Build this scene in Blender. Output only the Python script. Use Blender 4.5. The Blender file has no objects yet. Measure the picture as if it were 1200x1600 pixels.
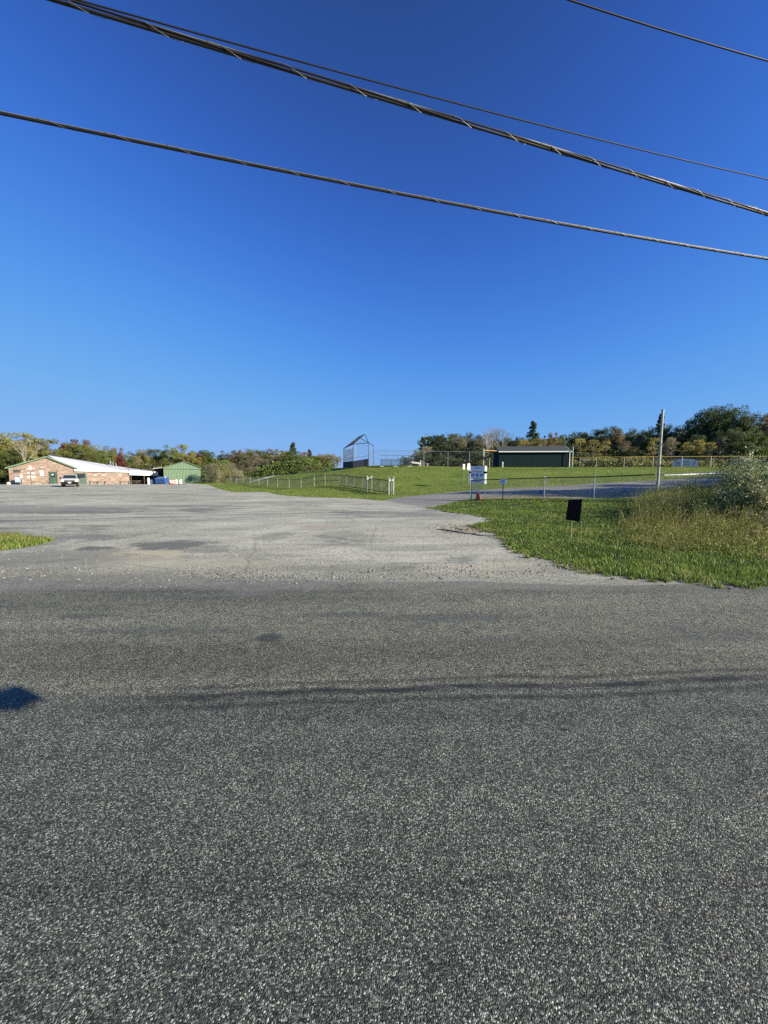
import bpy, math, random
import numpy as np
from mathutils import Vector, Matrix
from mathutils.geometry import delaunay_2d_cdt
S = bpy.context.scene
COL = S.collection
R = math.radians
rnd = random.Random(7)
# ------------------------------------------------------------------ camera
CAM = (0.0, 0.0, 1.6); PITCH = R(5.52)
cd = bpy.data.cameras.new('camera'); cam = bpy.data.objects.new('camera', cd); COL.objects.link(cam)
cd.sensor_fit = 'VERTICAL'; cd.sensor_height = 36; cd.lens = 36*600/1600; cd.clip_start = .05; cd.clip_end = 6000
cam.location = CAM; cam.rotation_euler = (math.pi/2-PITCH, 0, 0)
S.camera = cam
# ------------------------------------------------------------------ light
SUN_EL, SUN_AZ = R(22), R(115)         # azimuth clockwise from +Y: from behind the viewer's right shoulder
sx, sy, sz = math.sin(SUN_AZ)*math.cos(SUN_EL), math.cos(SUN_AZ)*math.cos(SUN_EL), math.sin(SUN_EL)
ld = bpy.data.lights.new('sun', 'SUN'); sun = bpy.data.objects.new('sun', ld); COL.objects.link(sun)
ld.energy = 4.6; ld.angle = R(.53); ld.color = (1, .91, .745)
sun.rotation_euler = Vector((sx, sy, sz)).to_track_quat('Z', 'Y').to_euler()
W = bpy.data.worlds.new('World'); S.world = W; W.use_nodes = True
wt = W.node_tree; bgn = wt.nodes['Background']
sk = wt.nodes.new('ShaderNodeTexSky'); sk.sky_type = 'NISHITA'; sk.sun_disc = False
sk.sun_elevation = SUN_EL; sk.sun_rotation = SUN_AZ; sk.air_density = 1.0; sk.dust_density = 0.0; sk.ozone_density = 5.0; sk.altitude = 1000
# deep, clear autumn blue: each channel of the sky x becomes A x**g / (1 + B x**g)
def wm(op, a, b):
    m = wt.nodes.new('ShaderNodeMath'); m.operation = op
    for i, x in enumerate((a, b)):
        if isinstance(x, (int, float)): m.inputs[i].default_value = x
        else: wt.links.new(x, m.inputs[i])
    return m.outputs[0]
ssep = wt.nodes.new('ShaderNodeSeparateColor'); scmb = wt.nodes.new('ShaderNodeCombineColor'); wt.links.new(sk.outputs[0], ssep.inputs[0])
for i, (A_s, B_s, g_s, o_s) in enumerate(((.60, .413, 1.7, .008), (.69, .292, 2.3, 0), (.192, .0457, 3.9, 0))):
    x_s = wm('POWER', ssep.outputs[i], g_s); wt.links.new(wm('ADD', wm('DIVIDE', wm('MULTIPLY', x_s, A_s), wm('ADD', wm('MULTIPLY', x_s, B_s), 1.0)), o_s), scmb.inputs[i])
wt.links.new(scmb.outputs[0], bgn.inputs[0])
bgn.inputs[1].default_value = .10
S.view_settings.view_transform = 'Standard'; S.view_settings.look = 'None'; S.view_settings.exposure = 1.05; S.view_settings.gamma = 1
S.view_settings.use_curve_mapping = False
S.cycles.max_bounces = 6; S.cycles.transparent_max_bounces = 8; S.cycles.use_denoising = False

# ------------------------------------------------------------------ placing helper: a pixel of the photo and a distance give a point in the world
def P(px, py, Y):
    a, b = (px-600)/600, (800-py)/600
    d = (a, math.cos(PITCH)+b*math.sin(PITCH), -math.sin(PITCH)+b*math.cos(PITCH))
    t = Y/d[1]
    return Vector((d[0]*t, Y, 1.6+d[2]*t))
# ------------------------------------------------------------------ numpy noise
def _h(ix, iy, s):
    n = (ix.astype(np.int64)*374761393 + iy.astype(np.int64)*668265263 + s*974711) & 0x7fffffff
    n = ((n ^ (n >> 13))*1274126177) & 0x7fffffff
    return ((n ^ (n >> 16)) & 0xffff)/65535.0
def vn(x, y, s=0):
    x = np.asarray(x, float); y = np.asarray(y, float)
    ix, iy = np.floor(x), np.floor(y); fx, fy = x-ix, y-iy
    fx = fx*fx*(3-2*fx); fy = fy*fy*(3-2*fy)
    a = _h(ix, iy, s); b = _h(ix+1, iy, s); c = _h(ix, iy+1, s); d = _h(ix+1, iy+1, s)
    return (a*(1-fx)+b*fx)*(1-fy)+(c*(1-fx)+d*fx)*fy
def fbm(x, y, s=0, o=3):
    r = 0; a = .5; t = 0
    for i in range(o):
        r = r+a*vn(np.asarray(x)*2**i, np.asarray(y)*2**i, s+i); t += a; a *= .5
    return r/t
# ------------------------------------------------------------------ the lie of the land
ctl = [(-60,-30,0),(0,-30,0),(60,-30,0),(-60,0,0),(-25,0,0),(-8,0,0),(0,0,0),(8,0,0),(25,0,0),(60,0,0),
 (-60,5.6,0),(-25,5.6,0),(-10,5.6,0),(0,5.6,0),(6,5.6,0),(25,5.6,0),(60,5.6,.05),
 (0,15,0),(-20,15,-.02),(-10,25,-.05),(-25,40,-.15),(-40,60,-.18),(-56,68,-.12),(-68,70,-.13),(-62,76,-.26),(-56,84,-.42),(-50,88,-.5),(-30,72,-.2),(-48,72,-.2),
 (-12,52,-.3),(.7,34,-.14),(-22,66,-.22),(-30,78,-.22),(-5,29,-.1),(0,24.7,-.05),(2,28,0),(7,29,.25),(15,30,.58),(27,31,1.0),(45,34,1.5),
 (3,18.8,0),(5.2,23,.08),(8.9,22.3,.26),(11.6,21,.3),(12.4,17.5,.42),(10,10,.1),(4.7,9.2,.03),(9,7.5,.06),(16,12,.3),(20,20,.75),(14,8,.12),
 (0,62,2.84),(10,62,2.84),(-5,66,2.8),(-9,64,1.6),(-16,73,2.0),(-11,75,2.8),(-7.5,75,3.0),(-22.5,77,1.0),(-15.5,62,.15),(-12,57,.2),(0,80,3.0),(20,80,2.8),(60,80,3.2),(0,120,2.8),
 (20,62,2.78),(32,60,2.72),(50,60,2.8),(7,48,1.5),(20,48,1.75),(-3,48,1.15),(35,48,2.0),(50,48,2.3),(-24,90,1.5),(-28,83,.8),
 (-60,115,.3),(-44,85,-.2),(-85,100,-.1),(-100,70,-.2),(-100,30,0),(-35,120,1.4),
 (-200,200,1),(0,200,2.5),(200,200,4),(-200,0,0),(200,0,1),(200,60,3),(0,-200,0)]
_c = np.array(ctl, float)
def _k(d2): return np.sqrt(d2+16.0)
_A = _k(((_c[:, None, :2]-_c[None, :, :2])**2).sum(-1))
_w = np.linalg.solve(_A+np.eye(len(_c))*1e-6, _c[:, 2])
def H(x, y):
    x = np.atleast_1d(np.asarray(x, float)); y = np.atleast_1d(np.asarray(y, float))
    x = np.clip(x, -200, 200); y = np.clip(y, -200, 200); out = np.empty(len(x))
    for i in range(0, len(x), 20000):
        d = (x[i:i+20000, None]-_c[None, :, 0])**2+(y[i:i+20000, None]-_c[None, :, 1])**2
        out[i:i+20000] = _k(d) @ _w
    road = np.clip((np.abs(y-2.5)-3.2)/2.5, 0, 1)      # the road itself is level
    return out*road
def h(x, y): return float(H(x, y)[0])
# ------------------------------------------------------------------ objects, names, tags
def org(o):
    v = Vector((0, 0, 0))
    while o is not None: v += o.location; o = o.parent
    return v
def tag(o, label=None, cat=None, group=None, kind=None):
    if label: o['label'] = label
    if cat: o['category'] = cat
    if group: o['group'] = group
    if kind: o['kind'] = kind
    return o
def empty(name, loc, label, cat, group=None):
    o = bpy.data.objects.new(name, None); COL.objects.link(o); o.location = loc; o.empty_display_size = .3
    return tag(o, label, cat, group)
def raw(name, V, F4=None, F3=None, mats=(), parent=None, idx=None, smooth=False, local=False):
    """fast mesh from numpy arrays, V in world coordinates"""
    V = np.asarray(V, float).copy()
    o_ = org(parent) if parent is not None and not local else Vector((0, 0, 0))
    V -= np.array(o_)[None]
    me = bpy.data.meshes.new(name)
    F4 = np.zeros((0, 4), int) if F4 is None else np.asarray(F4, int).reshape(-1, 4)
    F3 = np.zeros((0, 3), int) if F3 is None else np.asarray(F3, int).reshape(-1, 3)
    n4, n3 = len(F4), len(F3)
    me.vertices.add(len(V)); me.vertices.foreach_set('co', V.ravel())
    me.loops.add(n4*4+n3*3); me.polygons.add(n4+n3)
    me.loops.foreach_set('vertex_index', np.concatenate([F4.ravel(), F3.ravel()]).astype(np.int32))
    me.polygons.foreach_set('loop_start', np.concatenate([np.arange(n4)*4, n4*4+np.arange(n3)*3]).astype(np.int32))
    me.polygons.foreach_set('loop_total', np.concatenate([np.full(n4, 4), np.full(n3, 3)]).astype(np.int32))
    if idx is not None: me.polygons.foreach_set('material_index', np.asarray(idx, np.int32))
    if smooth: me.polygons.foreach_set('use_smooth', np.ones(n4+n3, bool))
    me.update(calc_edges=True)
    for m in mats: me.materials.append(m)
    o = bpy.data.objects.new(name, me); COL.objects.link(o)
    if parent is not None: o.parent = parent
    return o
class MB:
    """collects solids; build() links them as one mesh"""
    def __init__(s): s.V = []; s.F = []; s.mi = []; s.n = 0
    def add(s, vs, fs, m=0):
        s.V += [tuple(v) for v in vs]; s.F += [tuple(i+s.n for i in f) for f in fs]; s.mi += [m]*len(fs); s.n += len(vs); return s
    def box(s, c, d, rz=0, m=0, M=None):
        vs = []
        for k in (-1, 1):
            for a, b in ((-1, -1), (1, -1), (1, 1), (-1, 1)):
                x, y = a*d[0]/2, b*d[1]/2
                if M is not None: v = M @ Vector((x, y, k*d[2]/2)); vs.append((c[0]+v[0], c[1]+v[1], c[2]+v[2]))
                else: vs.append((c[0]+x*math.cos(rz)-y*math.sin(rz), c[1]+x*math.sin(rz)+y*math.cos(rz), c[2]+k*d[2]/2))
        return s.add(vs, [(0, 3, 2, 1), (4, 5, 6, 7), (0, 1, 5, 4), (1, 2, 6, 5), (2, 3, 7, 6), (3, 0, 4, 7)], m)
    def prism(s, poly, d, m=0):
        """polygon of world points pushed along d"""
        n = len(poly); d = Vector(d); p = [Vector(v) for v in poly]
        return s.add(p+[v+d for v in p], [tuple(range(n))[::-1], tuple(range(n, 2*n))]+[(i, (i+1) % n, n+(i+1) % n, n+i) for i in range(n)], m)
    def tube(s, pts, r, n=6, m=0, cap=True):
        pts = [Vector(p) for p in pts]; rs = r if hasattr(r, '__len__') else [r]*len(pts); vs = []
        for i, p in enumerate(pts):
            t = (pts[min(i+1, len(pts)-1)]-pts[max(i-1, 0)]).normalized()
            u = t.cross(Vector((0, 0, 1)) if abs(t.z) < .95 else Vector((1, 0, 0))).normalized(); w = t.cross(u)
            for k in range(n):
                a = 2*math.pi*k/n; vs.append(p+(u*math.cos(a)+w*math.sin(a))*rs[i])
        fs = [(i*n+k, i*n+(k+1) % n, (i+1)*n+(k+1) % n, (i+1)*n+k) for i in range(len(pts)-1) for k in range(n)]
        if cap: fs += [tuple(range(n))[::-1], tuple(range((len(pts)-1)*n, len(pts)*n))]
        return s.add(vs, fs, m)
    def lathe(s, c, prof, n=12, m=0):
        vs = [(c[0]+r*math.cos(2*math.pi*k/n), c[1]+r*math.sin(2*math.pi*k/n), c[2]+z) for r, z in prof for k in range(n)]
        fs = [(i*n+k, i*n+(k+1) % n, (i+1)*n+(k+1) % n, (i+1)*n+k) for i in range(len(prof)-1) for k in range(n)]
        fs += [tuple(range(n))[::-1], tuple(range((len(prof)-1)*n, len(prof)*n))]
        return s.add(vs, fs, m)
    def build(s, name, mats, parent=None, smooth=False, bevel=0, local=False):
        o_ = org(parent) if parent is not None and not local else Vector((0, 0, 0))
        me = bpy.data.meshes.new(name)
        me.from_pydata([(v[0]-o_.x, v[1]-o_.y, v[2]-o_.z) for v in s.V], [], s.F)
        if not isinstance(mats, (list, tuple)): mats = [mats]
        for m in mats: me.materials.append(m)
        me.polygons.foreach_set('material_index', s.mi)
        if smooth: me.polygons.foreach_set('use_smooth', [True]*len(me.polygons))
        me.update(); o = bpy.data.objects.new(name, me); COL.objects.link(o)
        if parent is not None: o.parent = parent
        if bevel:
            b = o.modifiers.new('bevel', 'BEVEL'); b.width = bevel; b.segments = 2; b.limit_method = 'ANGLE'
        return o
def children(o): return [c for c in bpy.data.objects if c.parent == o]
def copy_tree(o, parent=None):
    c = o.copy(); COL.objects.link(c); c.parent = parent
    for ch in children(o): copy_tree(ch, c)
    return c
# ------------------------------------------------------------------ materials
class NT:
    def __init__(s, name):
        s.m = bpy.data.materials.new(name); s.m.use_nodes = True; s.t = s.m.node_tree; s.b = s.t.nodes['Principled BSDF']
        s.geo = None
    def n(s, t, **kw):
        x = s.t.nodes.new(t)
        for k, v in kw.items(): setattr(x, k, v)
        return x
    def l(s, a, b): s.t.links.new(a, b)
    def pos(s):
        if s.geo is None: s.geo = s.n('ShaderNodeNewGeometry')
        return s.geo.outputs['Position']
    def obj(s): return s.n('ShaderNodeTexCoord').outputs['Object']
    def sc(s, v, xyz, off=(0, 0, 0)):
        m = s.n('ShaderNodeMapping'); s.l(v, m.inputs[0]); m.inputs['Scale'].default_value = xyz; m.inputs['Location'].default_value = off; return m.outputs[0]
    def noise(s, v, scale, detail=3, rough=.55, dist=0):
        m = s.n('ShaderNodeTexNoise'); s.l(v, m.inputs['Vector']); m.inputs['Scale'].default_value = scale; m.inputs['Detail'].default_value = detail
        m.inputs['Roughness'].default_value = rough; m.inputs['Distortion'].default_value = dist; return m.outputs['Fac']
    def math(s, op, a, b=None, c=None, clamp=False):
        m = s.n('ShaderNodeMath', operation=op); m.use_clamp = clamp
        for i, x in enumerate((a, b, c)):
            if x is None: continue
            if isinstance(x, (int, float)): m.inputs[i].default_value = x
            else: s.l(x, m.inputs[i])
        return m.outputs[0]
    def rng(s, v, a, b, c=0, d=1):
        m = s.n('ShaderNodeMapRange'); s.l(v, m.inputs[0])
        for i, x in zip((1, 2, 3, 4), (a, b, c, d)): m.inputs[i].default_value = x
        return m.outputs[0]
    def mix(s, f, a, b, mode='MIX'):
        m = s.n('ShaderNodeMix', data_type='RGBA', blend_type=mode)
        if isinstance(f, (int, float)): m.inputs[0].default_value = f
        else: s.l(f, m.inputs[0])
        for i, x in ((6, a), (7, b)):
            if isinstance(x, tuple): m.inputs[i].default_value = (*x[:3], 1)
            else: s.l(x, m.inputs[i])
        return m.outputs[2]
    def ramp(s, v, st):
        m = s.n('ShaderNodeValToRGB'); s.l(v, m.inputs[0]); e = m.color_ramp.elements
        while len(e) < len(st): e.new(.5)
        for x, (p, c) in zip(e, st): x.position = p; x.color = (*c, 1)
        return m.outputs[0]
    def col(s, c):
        if isinstance(c, tuple): s.b.inputs['Base Color'].default_value = (*c[:3], 1)
        else: s.l(c, s.b.inputs['Base Color'])
    def bump(s, hgt, dist=.01, strength=1, prev=None):
        m = s.n('ShaderNodeBump'); s.l(hgt, m.inputs['Height']); m.inputs['Distance'].default_value = dist; m.inputs['Strength'].default_value = strength
        if prev is not None: s.l(prev, m.inputs['Normal'])
        s.l(m.outputs[0], s.b.inputs['Normal']); return m.outputs[0]
    def set(s, **kw):
        for k, v in kw.items(): s.b.inputs[k.replace('_', ' ')].default_value = v
        return s
    def blob(s, cx, cy, rx, ry, soft=.35, wob=.5, nz=None, rot=0):
        """soft-edged patch on the ground, world coordinates"""
        m = s.n('ShaderNodeMapping', vector_type='TEXTURE'); s.l(s.pos(), m.inputs[0])
        m.inputs['Location'].default_value = (cx, cy, 0); m.inputs['Scale'].default_value = (rx, ry, 1e3); m.inputs['Rotation'].default_value = (0, 0, rot)
        l = s.n('ShaderNodeVectorMath', operation='LENGTH'); s.l(m.outputs[0], l.inputs[0])
        d = s.math('ADD', l.outputs['Value'], s.math('MULTIPLY', s.math('SUBTRACT', nz, .5), wob))
        return s.rng(d, 1, 1-soft, 0, 1)
def plain(name, c, rough=.6, metal=0, var=.15, scale=3, bump=0, spec=.5, tr=None):
    k = NT(name); v = k.noise(k.obj(), scale, 4)
    f = k.rng(v, .3, .7, 1-var, 1+var)
    k.col(k.mix(1.0, c, f, 'MULTIPLY')); k.set(Roughness=rough, Metallic=metal)
    k.b.inputs['Specular IOR Level'].default_value = spec
    if bump: k.bump(k.noise(k.obj(), scale*8, 3), bump)
    return k.m
def stones(k, scale, ramp, seedoff=(0, 0, 0)):
    v = k.n('ShaderNodeTexVoronoi'); k.l(k.sc(k.pos(), (1, 1, 1), seedoff), v.inputs['Vector']); v.inputs['Scale'].default_value = scale
    v.inputs['Randomness'].default_value = 1
    sep = k.n('ShaderNodeSeparateColor'); k.l(v.outputs['Color'], sep.inputs[0])
    return v.outputs['Distance'], sep.outputs[0], k.ramp(sep.outputs[0], ramp), sep.outputs[1]
M = {}
# road: chip-sealed asphalt, grey stones in worn black binder
k = NT('chip_seal'); p = k.pos()
d, r1, c1, r2 = stones(k, 195, [(0, (.018, .019, .017)), (.3, (.05, .052, .045)), (.6, (.11, .113, .094)), (.84, (.24, .243, .195)), (1, (.62, .61, .49))])
big = k.noise(k.sc(p, (.12, 1.7, 1)), 1.0, 5, .6, .4); fine = k.noise(p, 7, 4, .6)
c2 = k.mix(1.0, c1, k.rng(big, .3, .72, .70, 1.3), 'MULTIPLY'); c2 = k.mix(1.0, c2, k.rng(fine, .3, .7, .82, 1.18), 'MULTIPLY')
sp = k.n('ShaderNodeSeparateXYZ'); k.l(p, sp.inputs[0])
wob = k.noise(k.sc(p, (.6, .6, 1)), 1.4, 5, .65)
# the near lane is a bluish darker seal, the far lane browner and paler
seamY = k.math('ADD', k.math('SUBTRACT', sp.outputs[1], k.math('MULTIPLY', sp.outputs[0], .055)), k.math('MULTIPLY', k.math('SUBTRACT', wob, .5), .24))
lane = k.rng(seamY, 2.60, 2.85)
c2 = k.mix(1.0, c2, k.mix(lane, (.76, .79, .76), (1.08, 1.08, .96)), 'MULTIPLY')
# tar along the seam between the lanes
seam = k.math('ABSOLUTE', k.math('SUBTRACT', seamY, 2.72)); seamf = k.math('MAXIMUM', k.rng(seam, .015, .07, 1, 0), k.math('MULTIPLY', k.rng(k.math('ABSOLUTE', k.math('SUBTRACT', seam, .13)), .01, .05, 1, 0), .7))
seamf = k.math('MULTIPLY', seamf, k.rng(k.noise(k.sc(p, (1.2, 6, 1)), 1.5, 5, .7), .34, .55, .4, 1), clamp=True)
seamf = k.math('MULTIPLY', seamf, k.rng(sp.outputs[0], -2.4, -1.2, 0, 1), clamp=True)
c2 = k.mix(k.math('MULTIPLY', seamf, .9), c2, (.014, .015, .018))
nz = k.noise(p, 4, 5, .65)
for (px, py, rx, ry, f, cc) in ((422, 996, .17, .12, .75, (.03, .033, .038)), (105, 1070, .06, .04, .5, (.04, .04, .045)), (540, 960, .6, .1, .45, (.05, .055, .06)), (130, 962, .5, .1, .4, (.05, .055, .06)),
     (700, 965, 1.0, .16, .4, (.06, .065, .07)), (400, 925, 2.2, .13, .4, (.06, .065, .07)), (900, 1000, 1.5, .2, .25, (.06, .065, .07)), (880, 1140, .03, .02, .8, (.02, .02, .02)), (250, 985, 1.2, .12, .35, (.06, .065, .07)), (1120, 990, .8, .3, .3, (.06, .065, .07))):
    t = Vector((0, math.cos(PITCH), 0)); a, b = (px-600)/600, (800-py)/600; dz = -math.sin(PITCH)+b*math.cos(PITCH); q = -1.6/dz
    c2 = k.mix(k.math('MULTIPLY', k.blob(a*q, (math.cos(PITCH)+b*math.sin(PITCH))*q, rx, ry, .5, 1.1, nz), f), c2, cc)
# hairline cracks
vc = k.n('ShaderNodeTexVoronoi', feature='DISTANCE_TO_EDGE'); nn = k.n('ShaderNodeTexNoise'); k.l(p, nn.inputs[0]); nn.inputs['Scale'].default_value = 2.2; nn.inputs['Detail'].default_value = 6; nn.inputs['Roughness'].default_value = .7
k.l(k.mix(.38, p, nn.outputs['Color']), vc.inputs['Vector']); vc.inputs['Scale'].default_value = 1.3
cr = k.math('MULTIPLY', k.rng(vc.outputs['Distance'], 0, .009, 1, 0), k.rng(k.noise(p, .9, 2), .47, .55, 0, 1), clamp=True)
c2 = k.mix(k.math('MULTIPLY', cr, .7), c2, (.02, .02, .022))
edge = k.rng(k.math('ADD', sp.outputs[1], k.math('MULTIPLY', k.noise(k.sc(p, (.5, 1, 1)), 1.6, 6, .7), 2.2)), 6.1, 6.9)
c2 = k.mix(k.math('MULTIPLY', edge, .55), c2, (.26, .25, .225))
k.col(c2); k.set(Roughness=.82); k.b.inputs['Specular IOR Level'].default_value = .3
k.bump(k.math('ADD', k.math('MULTIPLY', k.rng(d, 0, .75, 1, 0), k.rng(r2, 0, 1, .25, 1)), k.math('MULTIPLY', fine, .5)), .007, .85)
M['road'] = k.m
# the parking lot: pale worn asphalt, gravelly near the road, dark repairs, sand
k = NT('worn_lot_asphalt'); p = k.pos()
d, r1, c1, r2 = stones(k, 62, [(0, (.21, .205, .158)), (.5, (.42, .41, .315)), (.85, (.56, .545, .425)), (1, (.70, .68, .54))])
big = k.noise(k.sc(p, (.10, .16, 1)), 1.0, 6, .62, .6); mid = k.noise(k.sc(p, (.5, .9, 1)), 1.0, 5, .65)
c2 = k.mix(1.0, c1, k.rng(big, .34, .66, .74, 1.12), 'MULTIPLY'); c2 = k.mix(1.0, c2, k.rng(mid, .3, .7, .74, 1.2), 'MULTIPLY')
st = k.noise(k.sc(p, (.06, .30, 1)), 1.0, 6, .7, .8)
c2 = k.mix(k.rng(st, .52, .60, 0, .42), c2, (.13, .13, .112))
st2 = k.noise(k.sc(p, (.16, .22, 1), (7, 3, 0)), 1.0, 6, .7, .5)
c2 = k.mix(k.rng(st2, .57, .62, 0, .6), c2, (.12, .12, .105))
nz = k.noise(k.sc(p, (1, 1.3, 1)), 1.6, 6, .68)
def gnd(px, py, z=0):
    a, b = (px-600)/600, (800-py)/600; dz = -math.sin(PITCH)+b*math.cos(PITCH); q = (z-1.6)/dz
    return a*q, (math.cos(PITCH)+b*math.sin(PITCH))*q
for (px, py, rx, ry, f, cc) in ((265, 853, 1.05, .75, .75, (.125, .125, .105)), (320, 858, .7, .5, .45, (.17, .17, .145)), (150, 857, .5, .3, .7, (.12, .12, .10)), (215, 866, 1.2, .5, .75, (.42, .38, .26)), (290, 880, 1.9, .5, .5, (.40, .37, .27)),
     (60, 870, 2.2, .9, .5, (.17, .17, .145)), (535, 836, .8, .7, .35, (.17, .17, .145)), (430, 838, .45, 1.0, .35, (.17, .17, .145)), (500, 823, .8, .45, .3, (.33, .24, .19)), (640, 858, 1.1, .3, .35, (.17, .17, .145)), (740, 885, 1.5, .3, .5, (.42, .38, .28)),
     (560, 888, 1.6, .3, .3, (.18, .18, .15)), (120, 905, 5, .25, .45, (.17, .17, .145)), (70, 795, 5, 2.3, .5, (.17, .17, .145)), (700, 800, 2, 2, .25, (.36, .33, .29)), (820, 890, 1.8, .3, .45, (.40, .37, .27)), (130, 800, 3, .8, .55, (.14, .14, .12)), (300, 790, 4, .8, .45, (.16, .16, .135)), (350, 793, 2, .5, .4, (.13, .13, .11))):
    x_, y_ = gnd(px, py); c2 = k.mix(k.math('MULTIPLY', k.blob(x_, y_, rx, ry, .3, 1.9, nz), min(.9, f*1.3)), c2, cc)
vc = k.n('ShaderNodeTexVoronoi', feature='DISTANCE_TO_EDGE'); nn = k.n('ShaderNodeTexNoise'); k.l(p, nn.inputs[0]); nn.inputs['Scale'].default_value = 1.2; nn.inputs['Detail'].default_value = 4
k.l(k.mix(.25, p, nn.outputs['Color']), vc.inputs['Vector']); vc.inputs['Scale'].default_value = .33
cr = k.math('MULTIPLY', k.rng(vc.outputs['Distance'], 0, .009, 1, 0), k.rng(k.noise(p, .35, 3), .42, .5, 0, 1), clamp=True)
c2 = k.mix(k.math('MULTIPLY', cr, .4), c2, (.08, .08, .07))
sp = k.n('ShaderNodeSeparateXYZ'); k.l(p, sp.inputs[0])
nr = k.rng(k.math('ADD', sp.outputs[1], k.math('MULTIPLY', k.noise(k.sc(p, (.35, 1.2, 1)), 1.0, 6, .7), 4.2)), 7.6, 9.2, 1, 0)
c2 = k.mix(k.math('MULTIPLY', nr, .62), c2, k.mix(1.0, c1, (.42, .43, .42), 'MULTIPLY'))
k.col(c2); k.set(Roughness=.88); k.b.inputs['Specular IOR Level'].default_value = .2
k.bump(k.math('ADD', k.math('MULTIPLY', k.rng(d, 0, .8, 1, 0), r2), k.math('MULTIPLY', mid, 3)), .006, .6)
M['lot'] = k.m
k = NT('driveway_asphalt'); p = k.pos()
d, r1, c1, r2 = stones(k, 60, [(0, (.13, .128, .108)), (.6, (.235, .23, .195)), (1, (.38, .37, .31))])
big = k.noise(k.sc(p, (.12, .5, 1)), 1.0, 5, .6); k.col(k.mix(1.0, c1, k.rng(big, .3, .7, .8, 1.2), 'MULTIPLY')); k.set(Roughness=.85); k.b.inputs['Specular IOR Level'].default_value = .2
M['drive'] = k.m
def ground_mat(name, cols, dirt, dirt_lo, dirt_hi, s1=1.0, fineS=9, bumpd=.05):
    k = NT(name); p = k.pos()
    a = k.noise(p, .16*s1, 5, .6); b = k.noise(p, 1.3*s1, 5, .65); c = k.noise(k.sc(p, (1, 1, 1)), fineS, 4, .7)
    base = k.ramp(k.math('ADD', k.math('MULTIPLY', a, .5), k.math('MULTIPLY', b, .5)), [(.36, cols[0]), (.5, cols[1]), (.63, cols[2])])
    base = k.mix(1.0, base, k.rng(c, .3, .7, .55, 1.5), 'MULTIPLY')
    base = k.mix(k.rng(k.noise(p, .45*s1, 5, .7), dirt_lo, dirt_hi, 0, .8), base, dirt)
    k.col(base); k.set(Roughness=.9); k.b.inputs['Specular IOR Level'].default_value = .1
    k.bump(c, bumpd, .8); return k.m
M['lawn'] = ground_mat('mown_grass', ((.075, .125, .018), (.135, .185, .030), (.22, .24, .055)), (.27, .23, .09), .56, .70)
M['verge'] = ground_mat('verge_soil', ((.02, .035, .008), (.035, .06, .012), (.06, .07, .02)), (.10, .075, .04), .5, .7, 3)
M['soil'] = ground_mat('sandy_soil', ((.20, .16, .10), (.28, .23, .16), (.42, .38, .26)), (.10, .12, .04), .55, .65, 3)
M['path'] = plain('gravel_path', (.48, .46, .41), .9, var=.2, scale=.8)
def leafy(name, c1, c2, hue=.02, val=.25, trans=.35, spec=.3, rough=.55, obj=True):
    k = NT(name); g = k.n('ShaderNodeNewGeometry'); oi = k.n('ShaderNodeObjectInfo')
    c = k.mix(g.outputs['Random Per Island'], c1, c2)
    if obj:
        hv = k.n('ShaderNodeHueSaturation'); k.l(c, hv.inputs['Color']); k.l(k.rng(oi.outputs['Random'], 0, 1, .5-hue, .5+hue), hv.inputs['Hue'])
        k.l(k.rng(k.math('FRACT', k.math('MULTIPLY', oi.outputs['Random'], 7.3)), 0, 1, 1-val, 1+val), hv.inputs['Value']); c = hv.outputs[0]
    k.col(c); k.set(Roughness=rough); k.b.inputs['Specular IOR Level'].default_value = spec
    tr = k.n('ShaderNodeBsdfTranslucent'); k.l(c, tr.inputs[0]); mx = k.n('ShaderNodeMixShader'); mx.inputs[0].default_value = trans
    k.l(k.b.outputs[0], mx.inputs[1]); k.l(tr.outputs[0], mx.inputs[2]); k.l(mx.outputs[0], k.t.nodes['Material Output'].inputs[0]); return k.m
LM = dict(green=leafy('green_leaves', (.085, .115, .028), (.20, .225, .06)), olive=leafy('olive_leaves', (.15, .15, .042), (.32, .29, .095)),
     dark=leafy('dark_green_leaves', (.045, .072, .024), (.115, .145, .048)), gold=leafy('golden_leaves', (.24, .22, .05), (.50, .41, .11)),
     rust=leafy('rust_leaves', (.16, .105, .045), (.26, .19, .08)), red=leafy('red_leaves', (.09, .022, .018), (.16, .045, .03)), tan=leafy('tan_leaves', (.22, .195, .10), (.38, .33, .18)),
     grey=leafy('grey_green_leaves', (.12, .12, .065), (.25, .24, .155)), silver=leafy('silvery_leaves', (.07, .10, .03), (.42, .47, .23), trans=.3), bright=leafy('bright_green_leaves', (.06, .12, .02), (.14, .19, .045)))
def grass_mat(name, stops, s, dead=(.30, .25, .11), dl=.6, dh=.75):
    k = NT(name); p = k.pos(); g = k.n('ShaderNodeNewGeometry')
    f = k.math('ADD', k.math('MULTIPLY', k.noise(p, s, 4, .6), .65), k.math('MULTIPLY', g.outputs['Random Per Island'], .35))
    c = k.ramp(f, stops); c = k.mix(k.rng(k.math('ADD', k.math('MULTIPLY', k.noise(p, s*1.7, 3), .7), k.math('MULTIPLY', g.outputs['Random Per Island'], .3)), dl, dh, 0, .8), c, dead)
    k.col(c); k.set(Roughness=.5); k.b.inputs['Specular IOR Level'].default_value = .3
    tr = k.n('ShaderNodeBsdfTranslucent'); k.l(c, tr.inputs[0]); mx = k.n('ShaderNodeMixShader'); mx.inputs[0].default_value = .35
    k.l(k.b.outputs[0], mx.inputs[1]); k.l(tr.outputs[0], mx.inputs[2]); k.l(mx.outputs[0], k.t.nodes['Material Output'].inputs[0]); return k.m
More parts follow.
